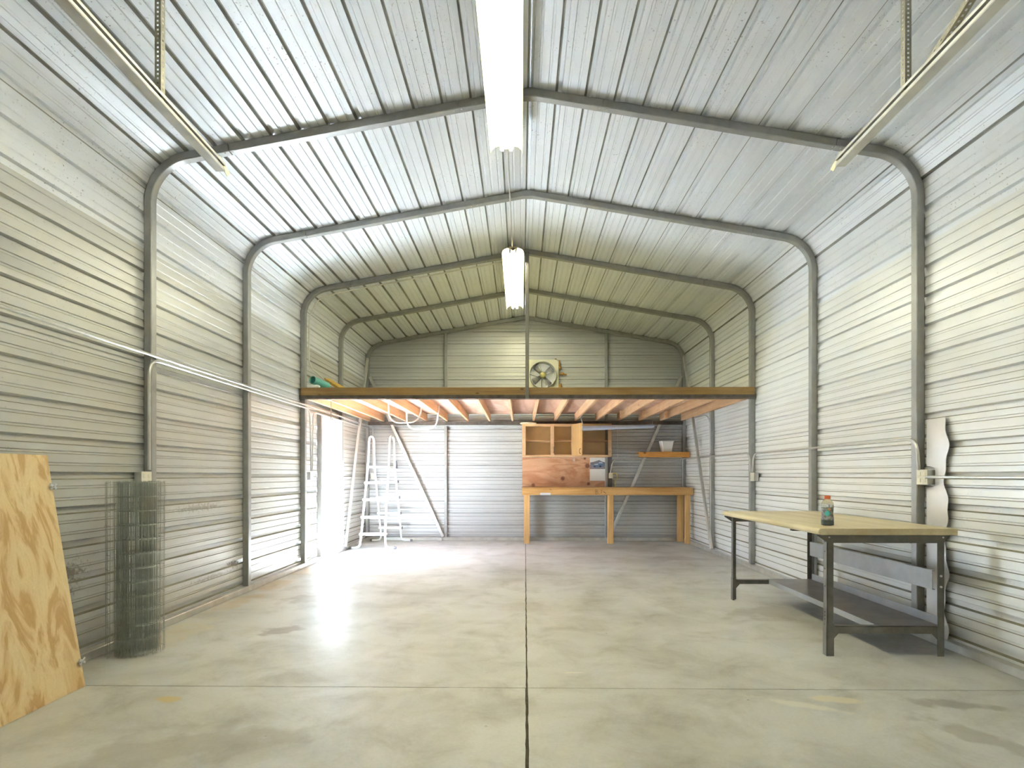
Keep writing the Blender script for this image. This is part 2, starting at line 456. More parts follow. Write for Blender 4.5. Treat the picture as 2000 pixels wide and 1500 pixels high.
# ------------------------------------------------------------------ building profile
HALF = 3.05; RIDGE = 4.285; SLOPE = 0.177
TH = math.atan(SLOPE); EAVE = RIDGE - SLOPE * HALF; RAD = 0.40
TURN = math.pi / 2 - TH
TL = RAD * math.tan(TURN / 2); L1 = EAVE - TL; L2 = RAD * TURN; L3 = HALF / math.cos(TH) - TL
UMAX = L1 + L2 + L3
RIB = 0.2286; PH = 0.104
Y0, Y1 = -0.40, 10.46
FR = [4.246 + 1.524 * k for k in range(-3, 5)]
TUBE = 0.064
def prof(u, off):          # left half of the cross section, off = distance towards the outside
    if u <= L1:
        x, z, nx, nz = -HALF, u, -1, 0
    elif u <= L1 + L2:
        a = (u - L1) / RAD
        cx, cz = -HALF + RAD, L1
        nx, nz = -math.cos(a), math.sin(a); x, z = cx + RAD * nx, cz + RAD * nz
    else:
        s = u - L1 - L2 + TL
        x, z = -HALF + s * math.cos(TH), EAVE + s * math.sin(TH)
        nx, nz = -math.sin(TH), math.cos(TH)
    return x + nx * off, z + nz * off
def rib_off(u, ph):
    k = round((u - ph) / RIB); s = abs(u - ph - k * RIB)
    if s < 0.0185: return 0.026
    if s < 0.027: return 0.026 * (0.027 - s) / 0.0085
    for m in (RIB / 3,):
        t = abs(s - m)
        if t < 0.0065: return 0.007
        if t < 0.011: return 0.007 * (0.011 - t) / 0.0045
    return 0.0
def breaks(u0, u1, ph, curved=True):
    b = {round(u0, 5), round(u1, 5)}
    k0 = int((u0 - ph) / RIB) - 2; k1 = int((u1 - ph) / RIB) + 2
    for k in range(k0, k1 + 1):
        c = ph + k * RIB
        for d in (-0.027, -0.0185, -0.009, 0.009, 0.0185, 0.027, *(s * RIB / 3 + e for s in (-1, 1) for e in (-0.011, -0.0065, 0.0065, 0.011))):
            if u0 < c + d < u1: b.add(round(c + d, 5))
    if curved:
        for i in range(40):
            t = L1 + L2 * i / 39
            if u0 < t < u1: b.add(round(t, 5))
    return sorted(b)

# floor: six poured slabs with open joints between them
floor = setting('floor', (0, 0, 0))
finish('joint_bed', MB().box((-3.3, -0.7, -0.14), (3.3, 10.75, -0.014)), M['joint'], floor)
jy = [-0.7, 3.198, 6.81, 10.75]
def jx(y): return -0.045 + 0.0068 * (y - 2.3)
for i in range(3):
    for s in (-1, 1):
        a, b = jy[i] + 0.003, jy[i + 1] - 0.003
        g = 0.0065 if i == 0 else (0.0045 if i == 1 else 0.0035)
        n = 60
        rows = []
        pts = []
        for k in range(n + 1):
            y = a + (b - a) * k / n
            pts.append((jx(y) + s * (g + random.uniform(-0.0012, 0.003)), y))
        outer = [(s * 3.3, b), (s * 3.3, a)]
        poly = pts + outer
        finish('slab', MB().prism(poly, -0.12, 0.0, 'xy'), M['concrete'], floor)

# side walls and roof: corrugated sheets, ribs running front to back
DY0, DY1, DZ = 7.955, 8.845, 2.09          # side door opening
wall_left = setting('wall_left', (-HALF, 5, 0)); wall_right = setting('wall_right', (HALF, 5, 0)); ceiling = setting('ceiling', (0, 5, RIDGE))
laps = [0.0] + [PH + k * RIB for k in (1, 5, 9, 13, 17, 21, 25)] + [UMAX]
for side in (-1, 1):
    for i in range(len(laps) - 1):
        u0 = max(0.0, laps[i] - 0.036); u1 = min(UMAX, laps[i + 1] + 0.034)
        if u0 < 0.01: u0 = 0.0
        extra = 0.0016 * (i % 2)
        def sheet(mb, a, b, ya, yb):
            us = breaks(a, b, PH)
            r0 = []; r1 = []
            for u in us:
                x, z = prof(u, rib_off(u, PH) + extra)
                if side > 0: x = -x
                r0.append((x, ya, z)); r1.append((x, yb, z))
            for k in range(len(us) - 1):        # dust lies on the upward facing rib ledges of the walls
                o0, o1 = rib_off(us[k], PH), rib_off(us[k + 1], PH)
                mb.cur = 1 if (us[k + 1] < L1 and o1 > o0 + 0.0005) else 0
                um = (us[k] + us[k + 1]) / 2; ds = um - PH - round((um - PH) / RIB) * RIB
                if us[k] >= L1 and -0.027 < (ds if side < 0 else -ds) < -0.009: mb.cur = 2      # groove shade painted along the left side of each roof rib
                mb.quad(r0[k], r0[k + 1], r1[k + 1], r1[k])
        mb = MB()
        is_wall = laps[i + 1] < 3.2
        if side < 0 and is_wall and u0 < DZ:
            top = min(u1, DZ)
            sheet(mb, u0, top, Y0, DY0); sheet(mb, u0, top, DY1, Y1)
            if u1 > DZ: sheet(mb, DZ, u1, Y0, Y1)
        else:
            sheet(mb, u0, u1, Y0, Y1)
        par = ceiling if not is_wall else (wall_left if side < 0 else wall_right)
        finish('panel', mb, [(M['leftpanel'] if side < 0 else M['wallpanel']) if is_wall else M['panel'], M['ledge'], M['grime_shade']], par, fixn=False)
finish('ridge_cap', MB().prism([(-0.16, RIDGE - SLOPE * 0.16 + 0.030), (0, RIDGE + 0.030), (0.16, RIDGE - SLOPE * 0.16 + 0.030), (0.16, RIDGE - SLOPE * 0.16 + 0.034), (0, RIDGE + 0.034), (-0.16, RIDGE - SLOPE * 0.16 + 0.034)], Y0, Y1, 'xz'), M['panel'], ceiling)

# back wall: horizontal ribs, cut to the gable
def half_at(z):
    if z <= L1: return HALF + 0.032
    lo, hi = L1, UMAX
    for _ in range(40):
        m = (lo + hi) / 2
        if prof(m, 0.03)[1] < z: lo = m
        else: hi = m
    return max(0.0, -prof(lo, 0.03)[0])
wall_back = setting('wall_back', (0, 10.41, 0)); PHB = 0.083; YB = 10.408
def gable_sheets(parent, yb, sgn, mat, cut=None):
    lb = [0.0] + [PHB + k * RIB for k in (2, 6, 10, 14)] + [RIDGE + 0.028]
    for i in range(len(lb) - 1):
        a = max(0, lb[i] - 0.036); b = min(RIDGE + 0.028, lb[i + 1] + 0.034)
        zs = breaks(a, b, PHB, False)
        if b > L1:
            zs = sorted(set(zs + [round(L1 + (b - L1) * t / 12, 5) for t in range(13) if a < L1 + (b - L1) * t / 12 < b]))
        mb = MB()
        def rows(f0, f1, za, zb):
            R = []
            for z in zs:
                if za - 1e-6 <= z <= zb + 1e-6:
                    o = sgn * (rib_off(z, PHB) + 0.0016 * (i % 2))
                    R.append([(f0(z), yb + o, z), (f1(z), yb + o, z)])
            for k in range(len(R) - 1):
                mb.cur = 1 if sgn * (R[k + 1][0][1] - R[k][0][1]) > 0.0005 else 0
                mb.quad(R[k][0], R[k + 1][0], R[k + 1][1], R[k][1])
        if cut and a < cut[1]:
            zs = sorted(set(zs + [cut[1]])) if b > cut[1] else zs
            rows(lambda z: -half_at(z), lambda z: -cut[0], a, min(b, cut[1])); rows(lambda z: cut[0], half_at, a, min(b, cut[1]))
            if b > cut[1]: rows(lambda z: -half_at(z), half_at, cut[1], b)
        else:
            rows(lambda z: -half_at(z), half_at, a, b)
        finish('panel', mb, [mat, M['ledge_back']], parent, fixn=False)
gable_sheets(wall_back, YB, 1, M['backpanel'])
for x in (-1.512, 1.548):
    zt = RIDGE - SLOPE * abs(x) - TUBE - 0.004
    finish('stud', MB().box((x - 0.025, 10.346, 0.06), (x + 0.025, 10.404, zt)), M['frame'], wall_back, bevel=0.004)
for s, xb in ((-1, -1.56), (1, 1.60)):
    finish('brace', MB().beam((xb, 10.325, 0.075), (s * 2.955, 10.325, 3.12), 0.056, 0.03, (0, 1, 0)), M['track'], wall_back, bevel=0.003)
finish('anchor_clip', MB().box((-1.66, 10.29, 0.0), (-1.58, 10.335, 0.05)), M['zinc'], wall_back)
# side wall braces leaning from the fourth frame's foot to the last frame
finish('brace', MB().beam((-2.965, 8.92, 0.065), (-2.965, 10.20, 3.44), 0.05, 0.04, (1, 0, 0)), M['track'], wall_left, bevel=0.003)
finish('brace', MB().beam((2.965, 8.72, 0.065), (2.965, 10.19, 3.47), 0.05, 0.04, (1, 0, 0)), M['track'], wall_right, bevel=0.003)

# front wall behind the photographer: closed overhead door in a sheeted gable
wall_front = setting('wall_front', (0, -0.4, 0))
gable_sheets(wall_front, -0.392, -1, M['wallpanel'], (1.83, 2.9))
door_2 = setting('door_2', (0, -0.36, 0))
for k in range(5):
    finish('door_section', MB().box((-1.9, -0.37, 0.002 + k * 0.586), (1.9, -0.33, 0.582 + k * 0.586)), M['jamb'], door_2, bevel=0.01)

# sill rails
for nm, a, b in (('baseboard_left', (-HALF + 0.002, -0.38, 0), (-HALF + TUBE, 10.34, 0.06)), ('baseboard_right', (HALF - TUBE, -0.38, 0), (HALF - 0.002, 10.34, 0.06)), ('baseboard_back', (-HALF + 0.002, 10.342, 0), (HALF - 0.002, 10.405, 0.06))):
    o = finish(nm, MB().box(a, b), M['track'], None, bevel=0.004); o['kind'] = 'structure'

# ground outside
o = finish('ground', MB().box((-40, -30, -0.5), (40, 45, -0.15)), M['ground']); o['kind'] = 'structure'
o = finish('pavement', MB().box((-9, 4, -0.3), (-3.32, 14, -0.03)), plain('outdoor_concrete', (0.10, 0.098, 0.09), 0.85, 0, 0.08, 4)); o['kind'] = 'structure'

# side door, standing open to the outside
door_1 = setting('door_1', (-3.02, 8.4, 0))
finish('jamb_post', MB().box((-3.05, DY0 - 0.062, 0.06), (-2.988, DY0, DZ + 0.05)), M['frame'], door_1, bevel=0.004)
finish('jamb_post', MB().box((-3.05, DY1, 0.06), (-2.988, DY1 + 0.055, DZ + 0.05)), M['jamb'], door_1, bevel=0.004)
finish('header', MB().box((-3.05, DY0, DZ), (-2.988, DY1, DZ + 0.05)), M['jamb'], door_1, bevel=0.004)
finish('lining_or_light_stop', MB().box((-3.13, DY1 - 0.03, 0.03), (-3.052, DY1 + 0.03, DZ)), M['jamb'], door_1, bevel=0.003)
finish('lining_or_light_stop', MB().box((-3.10, DY0 - 0.03, 0.03), (-3.073, DY0 + 0.002, DZ)), M['jamb'], door_1, bevel=0.003)  # unseen strip added to block light leaking through the wall rib ends
finish('threshold', MB().box((-3.14, DY0 - 0.02, -0.03), (-3.05, DY1 + 0.02, 0.03)), M['jamb'], door_1, bevel=0.003)
leaf = finish('door_leaf', MB().beam((-3.15, DY1 + 0.01, 1.075), (-3.99, DY1 + 0.06, 1.075), 0.045, 1.99), M['doorpaint'], door_1, bevel=0.004)
finish('door_closer', MB().tube([(-3.22, DY1 - 0.03, 1.98), (-3.30, DY1 - 0.06, 1.90), (-3.36, DY1 - 0.05, 1.86)], 0.012, 6).box((-3.46, DY1 - 0.05, 1.84), (-3.34, DY1 - 0.01, 1.88)), M['zinc'], leaf)
finish('door_knob', MB().lathe([(0.012, 0), (0.012, -0.03), (0.028, -0.035), (0.03, -0.055), (0.015, -0.065)], (-3.91, DY1 + 0.03, 0.95), 12, 'y'), M['zinc'], leaf, True)

# ------------------------------------------------------------------ steel frames
def frame_path(ua, ub, n):
    us = sorted({ua, ub, *(u for u in [L1 + L2 * i / 16 for i in range(17)] if ua < u < ub)})
    return us
def sweep(mb, us, side, y):
    rings = []
    for u in us:
        a = prof(u, -0.002); b = prof(u, -TUBE)
        sx = 1 if side < 0 else -1
        rings.append([(sx * a[0], y, a[1]), (sx * b[0], y, b[1]), (sx * b[0], y + TUBE, b[1]), (sx * a[0], y + TUBE, a[1])])
    base = len(mb.v)
    for r in rings: mb.v += r
    for i in range(len(rings) - 1):
        for k in range(4):
            p = base + i * 4
            mb.face(p + k, p + (k + 1) % 4, p + 4 + (k + 1) % 4, p + 4 + k)
    mb.face(base, base + 1, base + 2, base + 3); e = base + (len(rings) - 1) * 4
    mb.face(e + 3, e + 2, e + 1, e)
    return mb
def u_at_x(x): return L1 + L2 - TL + (HALF - x) / math.cos(TH)
US1, US2 = u_at_x(2.38), u_at_x(0.57)
flabels = {3: 'nearest grey steel roof arch, beside the wire fence roll', 4: 'second nearest grey steel roof arch, midway between workbench and loft',
           5: 'grey steel roof arch standing at the front edge of the loft', 6: 'grey steel roof arch inside the loft, second from the end wall', 7: 'grey steel gable arch against the far end wall'}
trim_n = 0  # counts the steel arches standing out of view
for i, y in enumerate(FR):
    if i in flabels:
        f = thing('portal_arch', flabels[i], 'arch', (0, y, 0), 'grey steel roof arches')
    else:
        trim_n += 1
        f = setting('unseen_arch_%d' % trim_n, (0, y, 0))  # more of the same steel arches, standing out of view
    for s in (-1, 1):
        finish('leg', sweep(MB(), frame_path(0.06, US1 - 0.001, 0), s, y), M['frame'], f, bevel=0.005)
        finish('rafter', sweep(MB(), [US1 + 0.001, US2 - 0.001], s, y), M['frame'], f, bevel=0.005)
    zb = RIDGE - SLOPE * 0.57
    t = TUBE / math.cos(TH)
    finish('ridge_connector', MB().prism([(-0.569, zb - 0.002), (0, RIDGE - 0.004), (0.569, zb - 0.002), (0.569, zb - t), (0.05, RIDGE - t - 0.012), (-0.05, RIDGE - t - 0.012), (-0.569, zb - t)], y, y + TUBE, 'xz'), M['frame'], f, bevel=0.005)
    if i in (3, 4, 5):
        for s in (-1, 1):
            for xx in (0.54, 0.60, 2.35, 2.41):
                zz = RIDGE - SLOPE * xx - t
                mb = MB().lathe([(0.006, 0.001), (0.006, -0.004)], (s * xx, y + 0.018, zz), 6)
                finish('screw', mb, M['zinc'], f)

# ------------------------------------------------------------------ loft
loft = thing('storage_loft', 'wooden storage loft on fir joists across the far end of the shed', 'loft', (0, 8.8, 2.26))
for x in (-2.955, -2.689, -2.264, -1.869, -1.475, -1.08, -0.667, -0.235, 0.16, 0.569, 0.956, 1.342, 1.757, 2.158, 2.557, 2.955):
    finish('joist', MB().box((x - 0.019, 7.30, 2.268), (x + 0.019, 10.29, 2.405)), M['joist'], loft, bevel=0.002)
dx = [-3.0, -1.83, -0.61, 0.61, 1.83, 3.0]
for i in range(5):
    for a, b in ((7.30, 8.82), (8.823, 10.335)):
        mb = MB().box((dx[i] + 0.001, a, 2.405), (dx[i + 1] - 0.001, b, 2.416)); mb.cur = 1; mb.box((dx[i] + 0.001, a, 2.4165), (dx[i + 1] - 0.001, b, 2.42))
        finish('deck_sheet', mb, [M['deck'], M['deck_top']], loft)
finish('rim_board', MB().box((-3.03, 7.255, 2.285), (-0.016, 7.293, 2.422)), M['rim'], loft, bevel=0.003)
finish('rim_board', MB().box((0.034, 7.255, 2.285), (3.03, 7.293, 2.418)), M['rim'], loft, bevel=0.003)
finish('edge_angle', MB().box((-3.04, 7.249, 2.270), (3.04, 7.254, 2.318)).box((-3.04, 7.254, 2.262), (3.04, 7.30, 2.2675)), M['rusty'], loft)
finish('ledger', MB().box((-2.98, 10.295, 2.20), (2.98, 10.338, 2.262)), M['rusty'], loft)
finish('center_post', MB().box((-0.015, 7.203, 2.262), (0.033, 7.248, RIDGE - TUBE - 0.012)), M['post'], loft, bevel=0.004)
for x in (1.757, 2.158, 2.557):
    finish('cleat', MB().box((x - 0.062, 9.75, 2.27), (x - 0.02, 9.79, 2.40)), M['joist'], loft)
finish('wall_bracket', MB().box((-2.985, 7.6, 2.29), (-2.95, 8.55, 2.36)), M['rusty'], loft)

# ------------------------------------------------------------------ lamps
def gull(mb, x, z, ya, yb, w=0.14, th=0.0025):
    top = [(-w, -0.075), (-w + 0.008, -0.045), (-w + 0.035, -0.018), (-0.065, -0.006), (-0.03, -0.012), (-0.014, -0.034)]
    line = top + [(-a, b) for a, b in reversed(top)]
    up = [(x + a, z + b) for a, b in line]
    lo = [(x + a, z + b - th) for a, b in line]
    return mb.prism(up + lo[::-1], ya, yb, 'xz')
def strip_lamp(label, x, z, ya, yb, shade_z=0.0):
    t = thing('fluorescent_lamp', label, 'lamp', (x, (ya + yb) / 2, z), 'twin tube lamps under the roof ridge')
    n = 2
    for k in range(n):
        a = ya + (yb - ya) * k / n + 0.002; b = ya + (yb - ya) * (k + 1) / n - 0.002
        finish('reflector', gull(MB(), x, z, a, b), M['reflector'], t, fixn=True)
    finish('ballast_housing', MB().box((x - 0.055, ya + 0.01, z - 0.004), (x + 0.055, yb - 0.01, z + 0.017)), M['reflector'], t, bevel=0.005)
    for s in (-1, 1):
        tb = finish('tube', MB().tube([(x + s * 0.038, ya + 0.03, z - 0.048), (x + s * 0.038, yb - 0.03, z - 0.048)], 0.0165, 10), M['tubelight'], t, True)
        for e in (ya + 0.012, yb - 0.03):
            finish('socket', MB().box((x + s * 0.038 - 0.012, e, z - 0.066), (x + s * 0.038 + 0.012, e + 0.016, z - 0.004)), M['white_plastic'], t)
    for e in (ya + 0.25, yb - 0.25):
        finish('hanger_strap', MB().box((x - 0.012, e - 0.01, z + 0.0175), (x + 0.012, e + 0.01, RIDGE - SLOPE * abs(x) - 0.002)), M['zinc'], t)
    return t
strip_lamp('long lit twin tube lamp nearest the camera, under the ridge', -0.20, 4.148, 2.36, 4.78)
strip_lamp('farther lit twin tube lamp under the ridge above the loft', -0.177, 4.148, 6.92, 9.30)
o = finish('lamp_conduit', MB().tube([(-0.19, 4.74, 4.145), (-0.185, 6.96, 4.145)], 0.008, 8), M['zinc'], None, True)
tag(o, 'thin straight conduit joining the two ridge lamps', 'conduit')
o = finish('lamp_cable', MB().tube(rounded([(-0.30, 7.375, 4.15), (-0.32, 7.375, 4.135), (-2.50, 7.375, 3.745), (-2.84, 7.375, 3.66), (-2.965, 7.375, 3.40), (-2.965, 7.375, 2.80), (-2.96, 7.45, 2.72), (-2.965, 7.9, 2.66), (-2.94, 7.97, 2.60), (-2.94, 7.97, 2.425)], 0.12), 0.009, 6), M['cable'], None, True)
tag(o, 'white cable following the loft frame down to the loft floor', 'cable')

# ------------------------------------------------------------------ overhead door tracks with perforated hangers
def perforated(mb, p0, p1, across, w, hole=0.0095, pitch=0.022):
    p0 = Vector(p0); p1 = Vector(p1); d = p1 - p0; L = d.length; d.normalize(); a = Vector(across).normalized()
    n = max(1, int(L / pitch)); step = L / n; m = w / 2
    for i in range(n):
        t0 = i * step; h0 = t0 + (step - hole) / 2; h1 = h0 + hole; t1 = t0 + step
        def P(t, s): return p0 + d * t + a * s
        mb.quad(P(t0, -m), P(t0, m), P(h0, m), P(h0, -m)); mb.quad(P(h1, -m), P(h1, m), P(t1, m), P(t1, -m))
        mb.quad(P(h0, -m), P(h1, -m), P(h1, -hole / 2), P(h0, -hole / 2)); mb.quad(P(h0, hole / 2), P(h1, hole / 2), P(h1, m), P(h0, m))
    return mb
def perforated_angle(mb, p0, p1, a, b, w):
    a = Vector(a); b = Vector(b)
    perforated(mb, Vector(p0) + a * w / 2, Vector(p1) + a * w / 2, a, w); perforated(mb, Vector(p0) + b * w / 2, Vector(p1) + b * w / 2, b, w)
    return mb
for s, x, lab in ((-1, -1.92, 'left overhead door track hanging on perforated steel angle'), (1, 1.86, 'right overhead door track hanging on perforated steel angle with diagonal brace')):
    t = thing('door_track', lab, 'track', (x, 1.5, 3.15), 'overhead door tracks')
    A = Vector((x, 3.32, 3.145)); B = Vector((x, -0.1, 3.27)); d = (B - A).normalized(); up = Vector((0, -d.z, d.y)) * (-1 if d.y < 0 else 1)
    up = Vector((1, 0, 0)).cross(d); up = up if up.z > 0 else -up
    mb = MB(); side = Vector((-s, 0, 0))       # C channel open towards the middle of the shed
    h, w, th = 0.05, 0.055, 0.004
    def bar(o, a0, b0):
        mb.beam(A + o, B + o, a0, b0, up)
    bar(Vector((s * w / 2, 0, 0)), th, h * 1.1); bar(up * h / 2, w, th); bar(-up * h / 2, w, th); bar(side * (w / 2) + up * (h * 0.33), th, h * 0.3); bar(side * (w / 2) - up * (h * 0.33), th, h * 0.3)
    finish('channel', mb, M['track'], t)
    finish('track_angle', MB().beam(A + Vector((s * 0.035, 0, 0)) + up * 0.04 + d * 0.02, B + Vector((s * 0.035, 0, 0)) + up * 0.04, 0.003, 0.05, up), M['track'], t)
    finish('end_bracket', MB().beam((x - s * 0.01, 3.28, 3.185), (x - s * 0.03, 3.355, 3.115), 0.004, 0.035).lathe([(0.008, 0), (0.008, 0.012)], (x, 3.325, 3.15), 8, 'y'), M['perforated'], t)
    zr = RIDGE - SLOPE * abs(x) - TUBE - 0.004
    finish('hanger', perforated_angle(MB(), (x - s * 0.02, 2.735, 3.165), (x - s * 0.02, 2.735, zr + 0.03), (s, 0, 0), (0, 1, 0), 0.032), M['perforated'], t, fixn=False)
    if s > 0:
        finish('diagonal_brace', perforated_angle(MB(), (x + 0.03, 2.68, 3.22), (x + 0.03, 1.22, 3.28 + 0.55), (1, 0, 0), (0, 0, 1), 0.032), M['perforated'], t, fixn=False)

# ------------------------------------------------------------------ conduits and boxes
def conduit(pts, label, r=0.0115, rad=0.14, mat='zinc'):
    o = finish('electrical_conduit', MB().tube(rounded(pts, rad, 8), r, 8), M[mat], None, True)
    return tag(o, label, 'conduit', 'metal electrical conduits on the walls')
conduit([(-2.972, -0.3, 2.195), (-2.972, 7.44, 2.19), (-2.972, 10.27, 2.185), (-2.90, 10.325, 2.18), (-2.90, 10.325, 1.30)], 'long straight upper conduit running the whole left wall to the far corner', rad=0.10)
conduit([(-2.972, 4.20, 1.29), (-2.972, 4.20, 2.158), (-2.972, 7.43, 2.152), (-2.972, 7.47, 1.30)], 'lower left wall conduit bending down to outlets at both ends', rad=0.13)
conduit([(-2.972, 7.52, 1.30), (-2.972, 7.54, 2.125), (-2.972, 10.20, 2.125)], 'conduit rising beside the open door towards the far left corner', 0.0095, 0.12)
conduit([(2.968, 4.20, 1.29), (2.968, 4.22, 1.53), (2.968, 7.16, 1.53), (2.968, 7.20, 1.29)], 'right wall conduit arching between the two outlet boxes', rad=0.16)
conduit([(2.968, 7.26, 1.29), (2.968, 7.29, 1.545), (2.968, 10.29, 1.555), (2.90, 10.315, 1.55), (1.66, 10.325, 1.54), (1.62, 10.325, 1.28)], 'conduit wrapping the far right corner to the outlet above the wooden bench', rad=0.12)
conduit([(2.972, 4.13, 1.235), (2.972, -0.3, 1.235)], 'short straight conduit leaving the near right outlet box towards the camera')
conduit([(-2.88, 10.33, 2.19), (2.94, 10.33, 2.19)], 'thin horizontal conduit under the loft along the end wall', 0.008)
conduit([(2.965, 8.80, 1.60), (2.965, 8.80, 2.14), (2.965, 8.99, 2.24), (2.965, 9.6, 2.245)], 'small curved conduit on the right wall under the loft corner', 0.009, 0.12)
def clamp_on(x, y, z, par): pass
def outlet_box(label, c, size, facing, double=True):
    x, y, z = c; sx, sy, sz = size
    t = thing('outlet_box', label, 'outlet', (x, y, z - sz / 2), 'electrical outlet boxes')
    finish('box', MB().box((x - sx / 2, y - sy / 2, z - sz / 2), (x + sx / 2, y + sy / 2, z + sz / 2)), M['zinc'], t, bevel=0.004)
    if facing == 'x':
        s = -1 if x > 0 else 1; f = x + s * sx / 2
        pl = finish('cover_plate', MB().box((f, y - sy / 2 - 0.002, z - sz / 2 - 0.002), (f + s * 0.004, y + sy / 2 + 0.002, z + sz / 2 + 0.002)), M['beige_box'], t, bevel=0.002)
        for yy in ((-0.24, 0.24) if double else (0,)):
            for zz in (-0.22, 0.22):
                so = finish('socket', MB().box((f + s * 0.004, y + yy * sy - 0.014, z + zz * sz - 0.015), (f + s * 0.007, y + yy * sy + 0.014, z + zz * sz + 0.015)), M['beige_box'], pl, bevel=0.002)
    else:
        f = y - sy / 2
        pl = finish('cover_plate', MB().box((x - sx / 2 - 0.002, f - 0.004, z - sz / 2 - 0.002), (x + sx / 2 + 0.002, f, z + sz / 2 + 0.002)), M['beige_box'], t, bevel=0.002)
        for zz in (-0.22, 0.22):
            finish('socket', MB().box((x - 0.016, f - 0.007, z + zz * sz - 0.015), (x + 0.016, f - 0.004, z + zz * sz + 0.015)), M['beige_box'], pl, bevel=0.002)
    return t
outlet_box('double outlet box on the near right frame leg', (3.014, 4.187, 1.235), (0.058, 0.11, 0.112), 'x')
outlet_box('double outlet box above the wire fence roll', (-3.014, 4.187, 1.22), (0.058, 0.11, 0.112), 'x')
outlet_box('outlet box on the right frame leg at the loft edge', (3.014, 7.23, 1.225), (0.06, 0.11, 0.11), 'x')
outlet_box('small switch box beside the open side door', (-3.0, 7.50, 1.235), (0.05, 0.09, 0.115), 'x', False)
outlet_box('outlet box low in the far left corner behind the ladder', (-2.89, 10.33, 1.225), (0.08, 0.05, 0.115), 'y')
outlet_box('outlet with yellow cord above the wooden bench', (1.625, 10.33, 1.235), (0.075, 0.05, 0.10), 'y')
cord = [(1.655, 10.30, 1.27), (1.70, 10.28, 1.29), (1.745, 10.275, 1.24), (1.735, 10.275, 1.17), (1.695, 10.275, 1.13), (1.70, 10.275, 1.06), (1.70, 10.25, 1.022)]
o = finish('power_cord', MB().tube(rounded(cord, 0.04), 0.006, 6), M['yellowcord'], None, True)
tag(o, 'yellow power cord looped from the outlet above the wooden bench', 'cord')
o = finish('mount_strip', MB().box((1.583, 10.385, 1.02), (1.66, 10.40, 1.66)), M['grey_cap']); tag(o, 'dark strip on the end wall behind the bench outlet', 'strip')

# ------------------------------------------------------------------ wooden bench, cabinet and shelf on the end wall
wb = thing('wooden_workbench', 'pine wall bench with front rail and legs under the cabinet', 'workbench', (1.5, 10.1, 0))
finish('top_board', MB().box((-0.06, 9.86, 0.995), (3.03, 10.33, 1.02)), M['pine_x'], wb, bevel=0.002)
rail = finish('front_rail', MB().box((-0.06, 9.838, 0.885), (3.035, 9.876, 0.995)), M['pine_x'], wb, bevel=0.003)
finish('back_rail', MB().box((-0.04, 10.285, 0.88), (3.03, 10.323, 0.994)), M['pine_x'], wb, bevel=0.003)
for x0, x1, y in ((-0.02, 0.082, 9.877), (1.505, 1.603, 9.877), (2.905, 2.985, 9.877), (2.86, 2.96, 10.20), (-0.02, 0.07, 10.20)):
    finish('leg', MB().box((x0, y, 0.0), (x1, y + 0.085, 0.995 if y > 10 else 0.995)), M['pine'], wb, bevel=0.003)
finish('side_rail', MB().box((2.99, 9.88, 0.88), (3.028, 10.28, 0.994)), M['pine_x'], wb, bevel=0.003)
def strokes(lst, fx, y, r):
    mb = MB()
    for pl in lst: mb.tube([(fx[0] + a * fx[2], y, fx[1] + b * fx[2]) for a, b in pl], r, 4)
    return mb
finish('marker_letters', strokes([
    [(0, 0), (0, 1)], [(0, 1), (0.45, 0.95), (0.5, 0.72), (0.1, 0.55)], [(0.1, 0.55), (0.6, 0.45), (0.62, 0.12), (0.3, -0.02), (0, 0)],
    [(0.98, 0.12), (0.90, -0.1)],
    [(1.35, 0.85), (1.75, 0.9)], [(1.58, 0.88), (1.60, 0.3), (1.45, 0.12), (1.3, 0.2)], [(2.05, 0.6), (2.75, 0.05)], [(2.1, 0.66), (2.6, 0.2)]], (1.27, 0.905, 0.07), 9.836, 0.003), M['ink'], rail)
finish('paper_scrap', MB().box((0.27, 9.834, 0.886), (0.46, 9.8375, 0.925)), M['paper'], rail)

cab = thing('wall_cabinet', 'open wooden wall cabinet with three bays and one door swung open', 'cabinet', (0.77, 10.2, 1.58))
X0, X1, ZA, ZB, YF, YK = -0.057, 1.592, 1.583, 2.19, 10.02, 10.37
finish('carcass', MB().box((X0, YF + 0.02, ZA), (X0 + 0.02, YK, ZB)).box((X1 - 0.02, YF + 0.02, ZA), (X1, YK, ZB)).box((X0 + 0.02, YF + 0.02, ZA), (X1 - 0.02, YK, ZA + 0.02)).box((X0 + 0.02, YF + 0.02, ZB - 0.02), (X1 - 0.02, YK, ZB)).box((X0 + 0.02, YK - 0.008, ZA + 0.02), (X1 - 0.02, YK, ZB - 0.02)), M['cab_in'], cab)
for x in (0.495, 0.885):
    finish('divider', MB().box((x - 0.01, YF + 0.021, ZA + 0.021), (x + 0.01, YK - 0.009, ZB - 0.021)), M['cab_in'], cab)
for a, b in ((X0 + 0.022, 0.483), (0.507, 0.873), (0.897, X1 - 0.022)):
    finish('shelf', MB().box((a, YF + 0.04, 1.872), (b, YK - 0.01, 1.89)), M['cabinet'], cab, bevel=0.002)
for a, b in ((X0, 0.013), (0.468, 0.535), (0.855, 0.915), (1.525, X1)):
    finish('stile', MB().box((a, YF, ZA), (b, YF + 0.0195, ZB)), M['cabinet'], cab, bevel=0.002)
for za, zb in ((ZA, ZA + 0.036), (ZB - 0.045, ZB)):
    for a, b in ((0.0135, 0.4675), (0.5355, 0.8545), (0.9155, 1.5245)):
        finish('rail', MB().box((a, YF + 0.0005, za), (b, YF + 0.019, zb)), M['cabinet'], cab, bevel=0.002)
cd = finish('door', MB().beam((0.875, YF - 0.012, (ZA + ZB) / 2), (1.02, YF - 0.36, (ZA + ZB) / 2), 0.019, ZB - ZA - 0.03), M['cabdoor'], cab, bevel=0.002)
